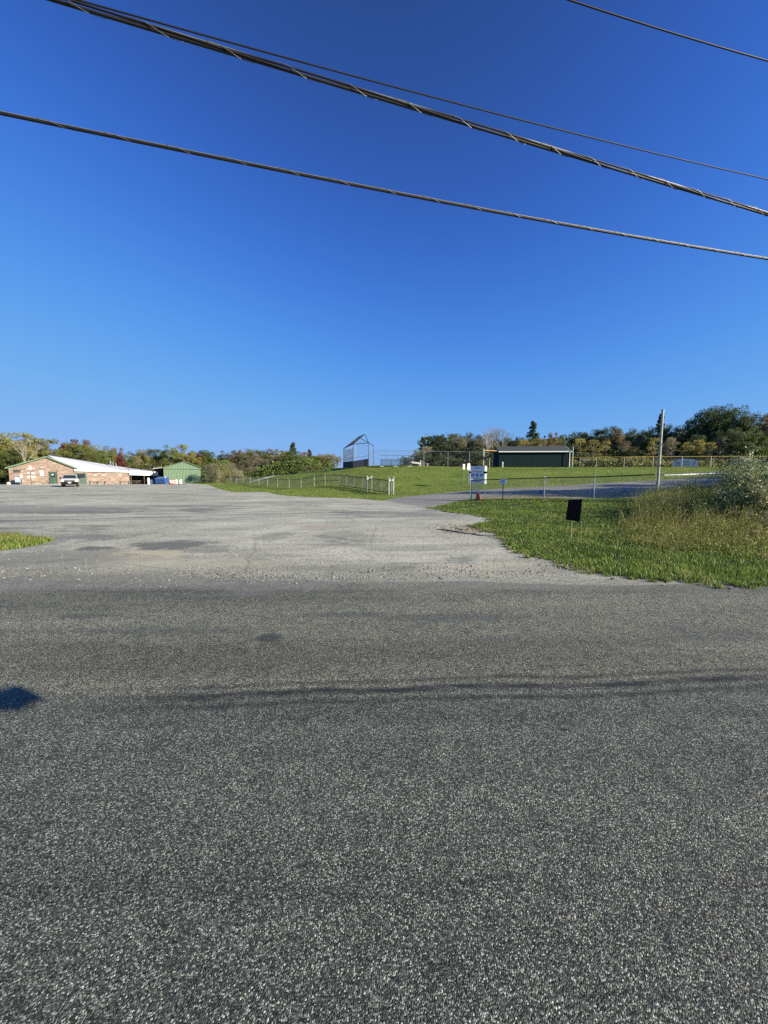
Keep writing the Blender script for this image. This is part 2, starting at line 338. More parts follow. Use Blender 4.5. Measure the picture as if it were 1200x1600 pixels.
M['blade'] = grass_mat('grass_blades', [(.32, (.035, .085, .010)), (.48, (.115, .20, .026)), (.68, (.29, .36, .065))], .7, (.40, .34, .13), .56, .70)
M['weed'] = grass_mat('weed_stems', [(.3, (.09, .14, .022)), (.5, (.21, .23, .05)), (.72, (.38, .33, .12))], 1.1, (.34, .25, .11), .60, .76)
M['lawnblade'] = grass_mat('lawn_tufts', [(.3, (.085, .145, .018)), (.5, (.16, .225, .032)), (.72, (.26, .29, .06))], .22, (.32, .27, .10), .56, .70)
M['bark'] = plain('bark', (.10, .085, .065), .9, var=.35, scale=4); M['pale_bark'] = plain('pale_bark', (.25, .23, .19), .85, var=.3, scale=4)
M['galv'] = plain('galvanised_steel', (.42, .44, .45), .42, .7, .2, 6); M['galvpale'] = plain('pale_galvanised', (.34, .34, .31), .6, .2, .2, 6); M['galv_dull'] = plain('dull_steel', (.30, .31, .31), .6, .4, .2, 6)
M['wire'] = plain('chain_link_wire', (.20, .21, .21), .6, .3, .15, 9); M['wiredark'] = plain('weathered_wire', (.10, .105, .10), .7, .1, .15, 9); M['darkrail'] = plain('dark_rail_steel', (.045, .05, .045), .5, .4, .2, 5)
M['wood'] = plain('weathered_wood', (.30, .28, .20), .8, var=.25, scale=5, bump=.004); M['gold'] = plain('yellow_rail_cap', (.62, .42, .08), .5, var=.12, scale=2)
M['white'] = plain('white_paint', (.78, .78, .75), .5, var=.05, scale=3); M['signwhite'] = plain('sign_white', (.74, .76, .80), .35, var=.04, scale=2)
M['navy'] = plain('navy_print', (.03, .05, .16), .4, var=.05); M['black'] = plain('black_plastic', (.018, .012, .011), .9, var=.2, spec=.1); M['cable'] = plain('cable_jacket', (.012, .012, .013), .6, var=.2, scale=2, spec=.3)
M['strand'] = plain('steel_strand', (.26, .25, .22), .5, .5, .15, 20); M['green_metal'] = plain('green_trim_paint', (.10, .19, .10), .45, var=.1)
M['rubber'] = plain('tyre_rubber', (.015, .015, .015), .8, var=.1); M['glass'] = plain('dark_glass', (.02, .028, .035), .06, var=.05, spec=.8)
M['silver'] = plain('silver_car_paint', (.72, .73, .75), .25, .3, .03); M['chrome'] = plain('chrome', (.6, .6, .6), .12, .9, .02)
M['blue'] = plain('blue_dumpster_paint', (.035, .085, .24), .5, var=.18, scale=2); M['orange'] = plain('orange_plastic', (.70, .13, .03), .5, var=.1); M['darkgreen'] = None
M['roofwhite'] = plain('white_metal_roof', (.60, .61, .60), .4, var=.04, scale=.6); M['shingle'] = plain('grey_shingles', (.04, .048, .045), .85, var=.2, scale=3, bump=.01)
M['alum'] = plain('bleacher_planks', (.055, .08, .08), .7, 0, .1, 3); M['pad'] = plain('navy_windscreen_fabric', (.018, .02, .035), .8, var=.2, scale=2)
M['darkint'] = plain('shaded_interior', (.05, .045, .04), .9, var=.2); M['concrete'] = plain('pale_concrete', (.42, .41, .37), .85, var=.15, scale=2, bump=.003)  # shade inside the open pavilion and lean-to is put into this dark colour
M['shed'] = plain('green_ribbed_metal', (.15, .225, .135), .5, var=.06, scale=1); M['hut'] = plain('dark_green_boards', (.008, .021, .023), .9, var=.12, scale=2, spec=.15)
M['winpane'] = plain('pale_window_pane', (.30, .30, .31), .3); M['doorgreen'] = plain('dark_green_door_paint', (.025, .075, .045), .45)
M['stone'] = None
k = NT('mixed_brick'); p = k.sc(k.obj(), (1, 1, 1)); br = k.n('ShaderNodeTexBrick'); sepx = k.n('ShaderNodeSeparateXYZ'); k.l(k.obj(), sepx.inputs[0])
cmb = k.n('ShaderNodeCombineXYZ'); k.l(k.math('ADD', sepx.outputs[0], k.math('MULTIPLY', sepx.outputs[1], 0.84)), cmb.inputs[0]); k.l(sepx.outputs[2], cmb.inputs[1]); k.l(cmb.outputs[0], br.inputs['Vector'])
br.inputs['Scale'].default_value = 1; br.inputs['Brick Width'].default_value = .5; br.inputs['Row Height'].default_value = .14; br.inputs['Mortar Size'].default_value = .012
br.inputs['Color1'].default_value = (.20, .12, .085, 1); br.inputs['Color2'].default_value = (.34, .265, .20, 1); br.inputs['Mortar'].default_value = (.26, .21, .17, 1)
k.col(k.mix(1.0, br.outputs[0], k.rng(k.noise(k.sc(cmb.outputs[0], (.5, 2.2, 1)), 1.3, 5, .75), .35, .65, .6, 1.3), 'MULTIPLY')); k.set(Roughness=.85); M['brick'] = k.m
k = NT('loose_stone'); g = k.n('ShaderNodeNewGeometry'); k.col(k.ramp(g.outputs['Random Per Island'], [(0, (.05, .05, .05)), (.5, (.16, .155, .14)), (.9, (.30, .29, .26)), (1, (.50, .48, .44))])); k.set(Roughness=.85); M['stone'] = k.m
k = NT('fallen_leaf_litter'); g = k.n('ShaderNodeNewGeometry'); k.col(k.ramp(g.outputs['Random Per Island'], [(0, (.09, .06, .03)), (.5, (.20, .15, .08)), (1, (.36, .30, .17))])); k.set(Roughness=.8); M['litter'] = k.m
# ================================================================== THE GROUND: one triangulation, cut into zones along shared edges
def wig(pts, step, amp, seed, freq=1.2):
    out = []; pts = [tuple(p[:2]) for p in pts]
    for (x0, y0), (x1, y1) in zip(pts[:-1], pts[1:]):
        L = math.hypot(x1-x0, y1-y0); n = max(1, int(L/step)) if max(abs(x0), abs(x1)) < 80 else 1
        for i in range(n): out.append((x0+(x1-x0)*i/n, y0+(y1-y0)*i/n))
    out.append(pts[-1]); res = [out[0]]
    for i in range(1, len(out)-1):
        x, y = out[i]; tx, ty = out[i+1][0]-out[i-1][0], out[i+1][1]-out[i-1][1]; l = math.hypot(tx, ty) or 1
        d = (float(fbm(x*freq+3.1, y*freq+9.7, seed, 4))-.5)*2*amp
        res.append((x-ty/l*d, y+tx/l*d))
    return res+[out[-1]]
K = gnd(670, 793); A = (0, 24.7)
RF = wig([(-300, 5.7), (-12, 5.72), (0, 5.72), (6, 5.5), (14, 5.45), (300, 5.4)], .12, .30, 1, .7)
NR = [(300, -.9), (-300, -.9)]
Vp = [K]+[gnd(*q) for q in ((700, 800), (735, 805), (772, 812), (765, 819), (742, 823), (775, 838), (790, 848), (797, 859), (830, 870), (880, 882), (940, 897), (1020, 906), (1100, 912), (1200, 916))]+[(14, 5.72), (300, 5.6)]
V_ = wig(Vp, .12, .16, 2, 2.2)
LB = wig([(-69, 100), (-45, 100), (-43.5, 84), (-37, 78), (-23.7, 57), (-13.8, 41.5), (-8.8, 32.9), (-5.3, 29.4), (-2.6, 28.3), A], .4, .5, 3, .5)
DF = wig([A, (.6, 27), (2, 29.5), (4.8, 31.8), (9, 32.6), (14, 32.8), (22, 34.5), (40, 39.5), (90, 50)], .5, .2, 4, .6)
DN = wig([K, (3.6, 21.5), (5.2, 24.0), (9, 25.5), (14, 25), (22, 25.5), (40, 28), (90, 36)], .4, .2, 5, .8)
SO = wig([(5.3, 24.1), (6.6, 22.9), (9, 22.2), (11, 21.4), (14, 20.6), (20, 21.2), (30, 23.4), (39, 27.8)], .4, .5, 6, .8)
IS = wig([gnd(85, 845), gnd(50, 839), gnd(0, 836), (-14, 11.0), (-80, 11), (-80, 7.9), (-10, 8.0), gnd(0, 861), gnd(30, 857), gnd(62, 850), gnd(85, 845)], .12, .14, 8, 2)[:-1]
PA = wig([(-40, 78.5), (-33, 76.5), (-27.5, 77), (-25.2, 84), (-21, 97), (-19.5, 97), (-23.2, 83.5), (-25.8, 75), (-33, 74.6), (-40, 76.5), (-40, 78.5)], .6, .2, 9, .7)[:-1]
polys = {}
polys['road'] = RF+NR
polys['island'] = IS
polys['path'] = PA
polys['soil'] = SO+[p for p in reversed(DN) if 5.3 < p[0] < 39]
polys['drive'] = DF+DN[::-1]
polys['verge'] = V_+[(300, 60)]+DN[::-1][:-1]
polys['lot'] = RF+V_[::-1]+LB[::-1]+[(-69, 68), (-120, 60), (-300, 60)]
lines = [RF+NR+[RF[0]], V_, LB+[], DF, DN, SO, IS+[IS[0]], PA+[PA[0]], [K, A], [(-69, 100), (-69, 68), (-120, 60), (-300, 60)]]
def inpoly(x, y, poly):
    x = np.asarray(x); y = np.asarray(y); r = np.zeros(len(x), bool); n = len(poly)
    for i in range(n):
        x0, y0 = poly[i]; x1, y1 = poly[(i+1) % n]
        if y0 == y1: continue
        c = ((y0 > y) != (y1 > y)) & (x < (x1-x0)*(y-y0)/(y1-y0)+x0); r ^= c
    return r
def grid(x0, x1, y0, y1, s, hole=None):
    X, Y = np.meshgrid(np.arange(x0, x1+1e-6, s), np.arange(y0, y1+1e-6, s)); X = X.ravel(); Y = Y.ravel()
    if hole: m = (X > hole[0]) & (X < hole[1]) & (Y > hole[2]) & (Y < hole[3]); X, Y = X[~m], Y[~m]
    return list(zip(X+.013, Y+.017))
pts = grid(-12, 16, -.5, 16, .6)+grid(-70, 60, -8, 100, 2.0, (-12, 16, -1, 16.5))+grid(-200, 200, -60, 260, 12, (-72, 62, -9, 101))+grid(-3000, 3000, -3000, 3000, 500, (-210, 210, -210, 270))
edges = []
for ln in lines:
    b = len(pts); pts += ln; edges += [(b+i, b+i+1) for i in range(len(ln)-1)]
cv, ce, cf, *_ = delaunay_2d_cdt([Vector(p) for p in pts], edges, [], 0, 1e-4, False)
cv = np.array([tuple(v) for v in cv]); cf = np.array([f for f in cf if len(f) == 3])
cen = cv[cf].mean(1); zone = np.full(len(cf), 'lawn', dtype='U8')
for z in ('lot', 'verge', 'drive', 'soil', 'path', 'island', 'road'): zone[inpoly(cen[:, 0], cen[:, 1], polys[z])] = z
zz = H(cv[:, 0], cv[:, 1])
for z, nm, mt in (('lawn', 'lawn', 'lawn'), ('lot', 'parking_lot', 'lot'), ('verge', 'grass_verge', 'verge'), ('drive', 'driveway', 'drive'), ('soil', 'sandy_strip', 'soil'), ('path', 'path', 'path'), ('island', 'grass_island', 'verge'), ('road', 'road', 'road')):
    f = cf[zone == z]; u, inv = np.unique(f, return_inverse=True)
    V3 = np.column_stack([cv[u], zz[u]]); f = inv.reshape(-1, 3)
    nrm = np.cross(V3[f[:, 1]]-V3[f[:, 0]], V3[f[:, 2]]-V3[f[:, 0]])[:, 2]; f[nrm < 0] = f[nrm < 0][:, ::-1]
    tag(raw(nm, V3, None, f, [M[mt]], smooth=True), kind='structure')
def T(x, y): return Vector((x, y, h(x, y)))
# ================================================================== GRASS, WEEDS, STONES
g = np.random.default_rng(3)
def blades(name, x, y, ht, wd, mat, lean=.5, z=None, mid=True):
    n = len(x); z = H(x, y) if z is None else z
    a = g.uniform(0, 2*np.pi, n); la = g.uniform(0, 2*np.pi, n); le = g.uniform(.1, 1, n)*lean*ht
    ux, uy = np.cos(a)*wd/2, np.sin(a)*wd/2; lx, ly = np.cos(la)*le, np.sin(la)*le
    b = np.stack([x, y, z-.01], 1); o = np.zeros(n)
    v0 = b+np.stack([-ux, -uy, o], 1); v1 = b+np.stack([ux, uy, o], 1)
    tip = b+np.stack([lx, ly, ht], 1)
    if not mid:
        V = np.stack([v0, v1, tip], 1).reshape(-1, 3); i = np.arange(n)[:, None]*3; return raw(name, V, None, i+np.array([[0, 1, 2]]), [mat])
    m = b+np.stack([lx*.3, ly*.3, ht*.6], 1); w8 = .75
    v2 = m+np.stack([ux*w8, uy*w8, o], 1); v3 = m-np.stack([ux*w8, uy*w8, o], 1)
    V = np.stack([v0, v1, v2, v3, tip], 1).reshape(-1, 3); i = np.arange(n)[:, None]*5
    return raw(name, V, i+np.array([[0, 1, 2, 3]]), i+np.array([[3, 2, 4]]), [mat])
def scatter(n, x0, x1, y0, y1, poly, dens=None):
    x = g.uniform(x0, x1, n); y = g.uniform(y0, y1, n); m = inpoly(x, y, poly)
    if dens is not None: m &= g.uniform(0, 1, n) < dens(x, y)
    return x[m], y[m]
# turf of the verge: dense near, thinning with distance
x, y = scatter(560000, 1.5, 22, 5.5, 25.5, polys['verge'], lambda x, y: np.clip((9.5/y)**1.6, 0, 1)*np.clip(.35+1.1*fbm(x*1.6, y*1.6, 3), 0, 1)*(x < y*1.02+1.5))
soil = inpoly(x, y, polys['soil']) & (g.uniform(0, 1, len(x)) < .9); x, y = x[~soil], y[~soil]
cl = fbm(x*2.3, y*2.3, 5); big = fbm(x*.5, y*.5, 8)
near_edge = np.clip((7.4-y)/1.2, 0, 1)*np.clip((x-2)/2, 0, 1)
ht = (.02+.11*cl**2.2+.05*big)*g.uniform(.4, 1.25, len(x))*(.8+.6*near_edge); wd = .004+.0008*y+g.uniform(0, .003, len(x))
tag(blades('turf', x, y, ht, wd, M['blade'], .8), kind='stuff', label='short green grass of the verge between road and chain-link fence', cat='grass')
# longer yellowing weeds right of the mown turf
WP = [(5.6, 8.7), (6.6, 7.6), (8, 6.9), (12, 6.2), (22, 6.2), (24, 18), (13.2, 18.5), (11.3, 16.6), (9.2, 13.5), (7.2, 11.2)]
def wdens(x, y): return np.clip(.15+1.3*fbm(x*.9, y*.9, 12)-.15, .05, 1)*(x < y*1.02+1.6)
x, y = scatter(80000, 5, 20, 6, 18.5, WP, lambda x, y: wdens(x, y)*np.clip((10/y), 0, 1)); x = x+g.normal(0, .28, len(x)); y = y+g.normal(0, .28, len(y)); k_ = y > 6.3; x = x[k_]; y = y[k_]; gr = np.clip((y-6.5)/6, .15, 1)*np.clip((x-5)/4, .3, 1)
ht = (.10+.60*gr)*g.uniform(.4, 1.25, len(x))*(.6+.8*fbm(x*1.1, y*1.1, 15)); wb = blades('weed_patch', x, y, ht, .007+g.uniform(0, .006, len(x)), M['weed'], .55)
tag(wb, kind='stuff', label='tall yellowing weeds and dry stems in front of the leafy bush', cat='weeds')
# leaves and seed heads on those weeds
n = 80000; i = g.integers(0, len(x), n); t = g.uniform(.35, 1.05, n); px_, py_ = x[i]+g.normal(0, .035, n), y[i]+g.normal(0, .035, n)
pz_ = H(px_, py_)+ht[i]*t
def cards(name, c, s, mat, parent=None, asp=.5, local=False, up=.0):
    n = len(c); d = g.normal(size=(n, 3)); d[:, 2] += up; d /= np.linalg.norm(d, axis=1)[:, None]; e = np.cross(d, g.normal(size=(n, 3))); e /= np.linalg.norm(e, axis=1)[:, None]
    s = np.broadcast_to(s, (n,))[:, None]; a = d*s/2; b = e*s/2*asp
    V = np.stack([c-a, c+b-a*.1, c+a, c-b-a*.1], 1).reshape(-1, 3); q = np.arange(n)[:, None]*4+np.array([[0, 1, 2, 3]])
    return raw(name, V, q, None, [mat], parent, local=local)
wl = cards('weed_leaf', np.stack([px_, py_, pz_], 1), g.uniform(.02, .05, n), M['weed'], asp=.45); tag(wl, kind='stuff', label='small dry leaves and seed heads hanging on the tall weeds', cat='weeds')
# left island
x, y = scatter(90000, -16, -6, 7.4, 11.5, IS, lambda x, y: np.clip(.2+1.2*fbm(x*2, y*2, 3), 0, 1)*(-x < y*1.02+1.0))
tag(blades('turf', x, y, (.03+.11*fbm(x*3, y*3, 6))*g.uniform(.6, 1.2, len(x)), .011+g.uniform(0, .005, len(x)), M['blade'], .8), kind='stuff', label='rough grass tuft of the verge at the left edge of the lot', cat='grass')
x, y = scatter(30000, -16, -6, 7.4, 11.5, IS, lambda x, y: np.clip(fbm(x*1.5, y*1.5, 33)*1.6-.3, 0, 1)*(-x < y*1.02+1.0))
tag(blades('dry_grass', x, y, (.05+.14*fbm(x*3, y*3, 36))*g.uniform(.6, 1.2, len(x)), .010+g.uniform(0, .004, len(x)), M['weed'], .9), kind='stuff', label='dry stalks among the grass at the left edge of the lot', cat='grass')
vn_ = np.array([p for p in V_ if p[0] < 13 and p[1] < 19]); i = g.integers(0, len(vn_), 260); cxx = vn_[i, 0]+g.normal(0, .10, 260)-.05; cyy = vn_[i, 1]-np.abs(g.normal(0, .09, 260)); i = g.integers(0, 260, 9000)
x = cxx[i]+g.normal(0, .035, 9000); y = cyy[i]+g.normal(0, .03, 9000)
tag(blades('turf', x, y, g.uniform(.03, .10, 9000), .010, M['blade'], 1.0), kind='stuff', label='straggling grass tufts creeping over the ragged verge edge', cat='grass')
# mown lawn on the slope and the strip in front of the left fence
x, y = scatter(420000, -34, 62, 24, 66, [(-400, -400), (400, -400), (400, 400), (-400, 400)], lambda x, y: np.clip((30/y)**1.3, 0, 1)*np.clip(fbm(x*.7, y*.7, 4)*1.5-.1, 0.05, 1)*(np.abs(x) < y*1.02+1))
m = ~(inpoly(x, y, polys['lot']) | inpoly(x, y, polys['drive']) | inpoly(x, y, polys['verge']) | inpoly(x, y, polys['path'])); x, y = x[m], y[m]
tag(blades('turf', x, y, g.uniform(.03, .10, len(x)), .02+.0007*y, M['lawnblade'], .8, mid=False), kind='stuff', label='mown grass covering the slope below the ball field', cat='grass')
# loose stones between road and lot and grit over the lot
def pebbles(name, x, y, r, mat, flat=.6):
    n = len(x); z = H(x, y)+r*flat*.4; c = np.stack([x, y, z], 1); a = g.uniform(0, 2*np.pi, n)
    dirs = np.array([[1, 0, 0], [0, 1, 0], [-1, 0, 0], [0, -1, 0], [0, 0, 1], [0, 0, -1]], float); V = np.empty((n, 6, 3))
    for j, d in enumerate(dirs):
        s = r*g.uniform(.65, 1.3, n); V[:, j, 0] = c[:, 0]+(d[0]*np.cos(a)-d[1]*np.sin(a))*s; V[:, j, 1] = c[:, 1]+(d[0]*np.sin(a)+d[1]*np.cos(a))*s; V[:, j, 2] = c[:, 2]+d[2]*s*flat
    f = np.array([[0, 1, 4], [1, 2, 4], [2, 3, 4], [3, 0, 4], [1, 0, 5], [2, 1, 5], [3, 2, 5], [0, 3, 5]])
    return raw(name, V.reshape(-1, 3), None, (np.arange(n)[:, None, None]*6+f[None]).reshape(-1, 3), [mat])
x = g.uniform(-7, 9, 15000); y = 5.95+g.normal(0, .22, 15000)+.25*np.sin(x*.5)+np.abs(g.normal(0, .35, 15000))
m = (g.uniform(0, 1, len(x)) < np.clip(fbm(x*.8, y*2.5, 21)*2.6-1.0, .01, .7)*np.clip(1.3-np.abs(x+.5)/7, .15, 1)) & ~inpoly(x, y, polys['verge']); x, y = x[m], y[m]
x2 = g.uniform(-12, 8, 3500); y2 = 6.2+np.abs(g.normal(0, 4.0, 3500)); m = ~inpoly(x2, y2, polys['verge']) & ~inpoly(x2, y2, IS) & (y2 < 24); x2, y2 = x2[m], y2[m]
xx = np.concatenate([x, x2]); yy = np.concatenate([y, y2])
tag(pebbles('loose_gravel', xx, yy, g.uniform(.004, .012, len(xx))*(1+g.uniform(0, 1, len(xx))**6*1.2), M['stone']), kind='stuff', label='loose grey gravel scattered where the lot meets the road', cat='gravel')
# leaf litter and thatch where the verge has been driven over
x = np.concatenate([g.normal(gnd(730, 829)[0], .42, 700), g.uniform(2.2, 9, 1400)]); y = np.concatenate([g.normal(gnd(730, 829)[1], .5, 700), 0*g.uniform(0, 1, 1400)])
vx = np.array([p[0] for p in V_]); vy = np.array([p[1] for p in V_]); k_ = g.integers(0, len([p for p in V_ if p[0] < 10]), 1400)
x[700:] = vx[k_]+g.normal(0, .12, 1400); y[700:] = vy[k_]+g.normal(0, .12, 1400)
tag(cards('leaf_litter', np.stack([x, y, H(x, y)+.012], 1), g.uniform(.02, .06, len(x)), M['litter'], asp=.6), kind='stuff', label='dry brown leaf litter along the ragged edge of the verge', cat='leaf litter')
m = MB(); q0 = gnd(683, 828); q1 = gnd(762, 840)
pp = [(q0[0]+(q1[0]-q0[0])*i/8+rnd.uniform(-.04, .04), q0[1]+(q1[1]-q0[1])*i/8+rnd.uniform(-.06, .06)) for i in range(9)]
m.tube([(a, b, h(a, b)+.012) for a, b in pp], [.008, .02, .022, .018, .022, .016, .02, .012, .005], 6)
tag(m.build('fallen_branch', M['bark']), 'thin dark fallen branch lying on the gravel beside the verge', 'branch')

# ================================================================== CHAIN LINK
def link(name, pts, ht, parent, sp=.075, r=.0018, z0=.04, mat='wire'):
    """pts: ground points (Vector); real diagonal wires, clipped to each panel"""
    V = []; F = []
    def wire(a, b):
        t = (b-a); u = t.cross(Vector((0, 0, 1))).normalized()*r; w = Vector((0, 0, r)); n = len(V)
        for p in (a, b): V.extend([p+u-w*.6, p-u-w*.6, p+w])
        F.extend([(n, n+1, n+4, n+3), (n+1, n+2, n+5, n+4), (n+2, n, n+3, n+5)])
    for a, b in zip(pts[:-1], pts[1:]):
        L = math.hypot(b.x-a.x, b.y-a.y)
        def q(s, z): f = s/L; return Vector((a.x+(b.x-a.x)*f, a.y+(b.y-a.y)*f, a.z+(b.z-a.z)*f+z0+z))
        for i in range(int(-ht/sp)-1, int(L/sp)+2):
            s0 = i*sp
            for sg in (1, -1):
                # line s = s0 + z (sg 1) or s = s0 + ht - z
                if sg == 1: za, zb = max(0, -s0), min(ht, L-s0)
                else: za, zb = max(0, s0+ht-L), min(ht, s0+ht)
                if zb-za > .03: wire(q(s0+za if sg == 1 else s0+ht-za, za), q(s0+zb if sg == 1 else s0+ht-zb, zb))
    return raw(name, [tuple(v) for v in V], np.array(F), None, [M[mat]], parent)
def post(p, ht, r, parent, mat='galv', cap=True, name='post', n=8):
    m = MB(); m.lathe((p.x, p.y, p.z-.15), [(r, 0), (r, ht+.15)]+([(r*1.25, ht+.15), (r*1.2, ht+.19), (r*.4, ht+.22)] if cap else []), n)
    return m.build(name, M[mat], parent)
def rail(a, b, r, parent, mat='galv', name='top_rail', n=6):
    return MB().tube([a, b], r, n).build(name, M[mat], parent)
up = lambda p, z: Vector((p.x, p.y, p.z+z))
# near right fence: end post, line posts, tall pole corner, then on into the bush
fp = [T(5.25, 23.1), T(8.95, 22.4), T(11.55, 21.0), T(12.42, 17.6)]
fp = [T(5.25, 23.1), T(8.75, 21.0), T(10.6, 19.4), T(12.3, 17.55)]
fp2 = [T(12.55, 17.6), T(15.5, 17.6), T(18.5, 17.7)]
f = empty('chain_link_fence', fp[0], 'low chain-link fence with dark top rail across the right-hand grass verge', 'fence')
for i, p_ in enumerate(fp[:3]): post(p_, 1.22 if i else 1.22, .03 if i else .036, f)
for a, b in zip(fp[:-1], fp[1:]): rail(up(a, 1.2), up(b, 1.2), .03, f, 'darkrail')
link('chain_link', fp, 1.16, f, .075, .0030)
# the long upper run keeps on to the right beyond the pole
for p_ in fp2[1:]: post(p_, 1.22, .03, f, 'galv_dull')
for a, b in zip(fp2[:-1], fp2[1:]): rail(up(a, 1.2), up(b, 1.2), .03, f, 'darkrail')
link('chain_link', fp2, 1.16, f, .075, .0030)
# tall bare pole
pb = P(1026, 783, 17.45); pt_ = P(1036, 642.5, 17.45); pt_.x = pb.x+.03
po = empty('steel_pole', (pb.x, pb.y, h(pb.x, pb.y)), 'tall bare galvanised pole standing at the corner of the chain-link fence', 'pole')
m = MB(); m.lathe((pb.x, pb.y, h(pb.x, pb.y)-.2), [(.052, 0), (.050, pt_.z-h(pb.x, pb.y)+.2)], 12); m.build('shaft', M['galvpale'], po, smooth=False)
m = MB(); m.lathe((pb.x, pb.y, pt_.z), [(.058, 0), (.058, .05), (.03, .085), (.005, .09)], 12); m.build('cap', M['galv_dull'], po)
for z in (.35, .8, 1.2):
    m = MB(); m.lathe((pb.x, pb.y, h(pb.x, pb.y)+z), [(.062, 0), (.062, .05)], 10); m.box((pb.x-.08, pb.y, h(pb.x, pb.y)+z+.025), (.08, .02, .05)); m.build('clamp', M['galv_dull'], po)
# left fence and its sliding gate
def FL(px): t = (420-(px-600)*34)/((px-600)*.82+342); return T(.7-.57*t, 34+.82*t)
lp = [FL(a) for a in (352, 361, 370, 380.5, 392, 405, 418.5, 434, 452, 470.5, 491, 508, 530)]
f = empty('chain_link_fence', lp[6], 'long low chain-link fence with pale posts left of the sliding gate', 'fence')
for p_ in lp[:-1]: post(p_, 1.25, .055, f, 'wood')
for a, b in zip(lp[:-1], lp[1:]): rail(up(a, 1.2), up(b, 1.2), .035, f, 'darkrail')
link('chain_link', lp, 1.15, f, .10, .003, mat='wiredark')
rail(up(lp[-3], .62), up(lp[-1], .62), .03, f, 'darkrail', 'middle_rail')
ge = [FL(530), FL(612)]; gd = (ge[1]-ge[0]); gl = gd.length; gu = gd/gl
go = empty('sliding_gate', ge[0], 'sliding chain-link gate with slanting braces standing open beside the lot entrance', 'gate')
rail(up(ge[0], 1.22), up(ge[1], 1.22), .035, go, 'darkrail'); rail(up(ge[0], .12), up(ge[1], .12), .035, go, 'darkrail', 'bottom_rail')
for i in range(7):
    a = ge[0]+gd*(i/6); rail(up(a, .12), up(a, 1.22), .022, go, 'galv_dull', 'upright')
for i in range(6):
    a = ge[0]+gd*(i/6+.01); b = ge[0]+gd*((i+1)/6-.01); rail(up(a, .14), up(b, 1.2), .016, go, 'darkrail', 'brace')
link('chain_link', ge, 1.1, go, .06, .0048, .12, mat='wiredark')
for px, off in ((577, .25), (577, -.25), (611, .25), (611, -.25)):
    a = FL(px); nrm = Vector((gu.y, -gu.x, 0)); b = a+nrm*off; b.z = h(b.x, b.y)
    pe = empty('gate_post', b, {(577, .25): 'inner post of the sliding gate, on the parking lot side', (577, -.25): 'inner post of the sliding gate, on the grass slope side', (611, .25): 'end post of the sliding gate, on the parking lot side', (611, -.25): 'end post of the sliding gate, on the grass slope side'}[(px, off)], 'post', 'white gate posts holding the sliding gate')
    m = MB(); m.lathe((b.x, b.y, b.z-.15), [(.065, 0), (.065, 1.5)], 10); m.build('shaft', M['galvpale'], pe)
    m = MB(); m.lathe((b.x, b.y, b.z+1.40), [(.10, 0), (.10, .06), (.05, .12), (.01, .13)], 10); m.build('cap', M['galvpale'], pe)
    m = MB(); m.box((b.x-nrm.x*off*.4, b.y-nrm.y*off*.4, b.z+1.28), (.2, .12, .14), math.atan2(nrm.y, nrm.x)); m.build('roller_bracket', M['galv_dull'], pe)
# tall fence from backstop to the dark hut, low field fence behind it, outfield fence with yellow cap
def fence(name, label, base, ht, r, sp, wr, cap=None, pm='galv', prail='galv', group=None, capr=.05):
    f = empty(name, base[0], label, 'fence', group)
    for p_ in base: post(p_, ht, r, f, pm, cap=False, n=6)
    for a, b in zip(base[:-1], base[1:]): rail(up(a, ht), up(b, ht), r*.7 if not cap else capr, f, cap or prail, 'yellow_cap' if cap else 'top_rail')
    link('chain_link', base, ht-.05, f, sp, wr, mat='wiredark'); return f
def TP(px, Y): v = P(px, 742, Y); return T(v.x, Y)
fence('tall_fence', 'tall thin chain-link fence on the hilltop between backstop and dark green hut', [TP(a, 66) for a in (578, 604, 640, 662, 699.5, 733, 758)], 2.55, .04, .16, .004)
fence('field_fence', 'low fence with white posts running away behind the bleachers', [TP(a, b) for a, b in ((657, 74), (662, 80), (668, 86), (675, 92), (682, 99), (689, 106), (697, 114), (706, 123), (715, 133), (723, 143))], 1.25, .06, .2, .006, pm='white')
fence('outfield_fence', 'outfield fence with yellow cap rail along the far grass to the right', [TP(a, b) for a, b in ((893, 64), (931, 62.5), (974, 61), (1019, 60), (1064, 59), (1109, 58), (1154, 57), (1200, 56), (1250, 55.5))], 1.62, .05, .14, .0055, cap='gold')
fence('inner_fence', 'short inner chain-link run just behind the right end of the dark hut', [TP(a, b) for a, b in ((905, 70), (918, 71), (930, 72))], 1.5, .045, .16, .005)

# ================================================================== BALL FIELD
A0, B0, C0 = TP(537, 72), TP(552, 66.5), TP(576, 66.5)
D0 = T(C0.x+.7, 72.5)
bs = empty('backstop', B0, 'tall hooded baseball backstop with dark padding on the hilltop', 'backstop')
At, Bt, Ct = P(537, 701, 72), P(552, 694, 66.5), P(576, 692, 66.5); E = P(570, 678.5, 69.5); G = P(560, 683, 74); Dt = up(D0, Ct.z-D0.z)
for a, b in ((A0, At), (B0, Bt), (C0, Ct), (D0, Dt)): rail(up(a, -.1), b, .06, bs, 'darkrail', 'post')
for a, b in ((Bt, Ct), (At, Bt), (At, G), (Bt, E), (G, E), (Ct, E), (Bt.lerp(Ct, .0)*.5+At*.5, (G+E)/2), (Ct, Dt), (Dt, G)): rail(a, b, .06, bs, 'darkrail', 'hood_pipe')
for z in (719, 715):
    pass
ma, mb, mc = up(A0, 1.35), up(B0, 1.75), up(C0, 1.75)
rail(ma, mb, .04, bs, 'galv', 'middle_rail'); rail(mb, mc, .04, bs, 'galv', 'middle_rail')
for f_ in (.33, .66): rail(up(A0.lerp(B0, f_), 0), At.lerp(Bt, f_), .03, bs, 'galv_dull', 'post')
rail(up(B0.lerp(C0, .12), 0), Bt.lerp(Ct, .12), .03, bs, 'galv_dull', 'post')
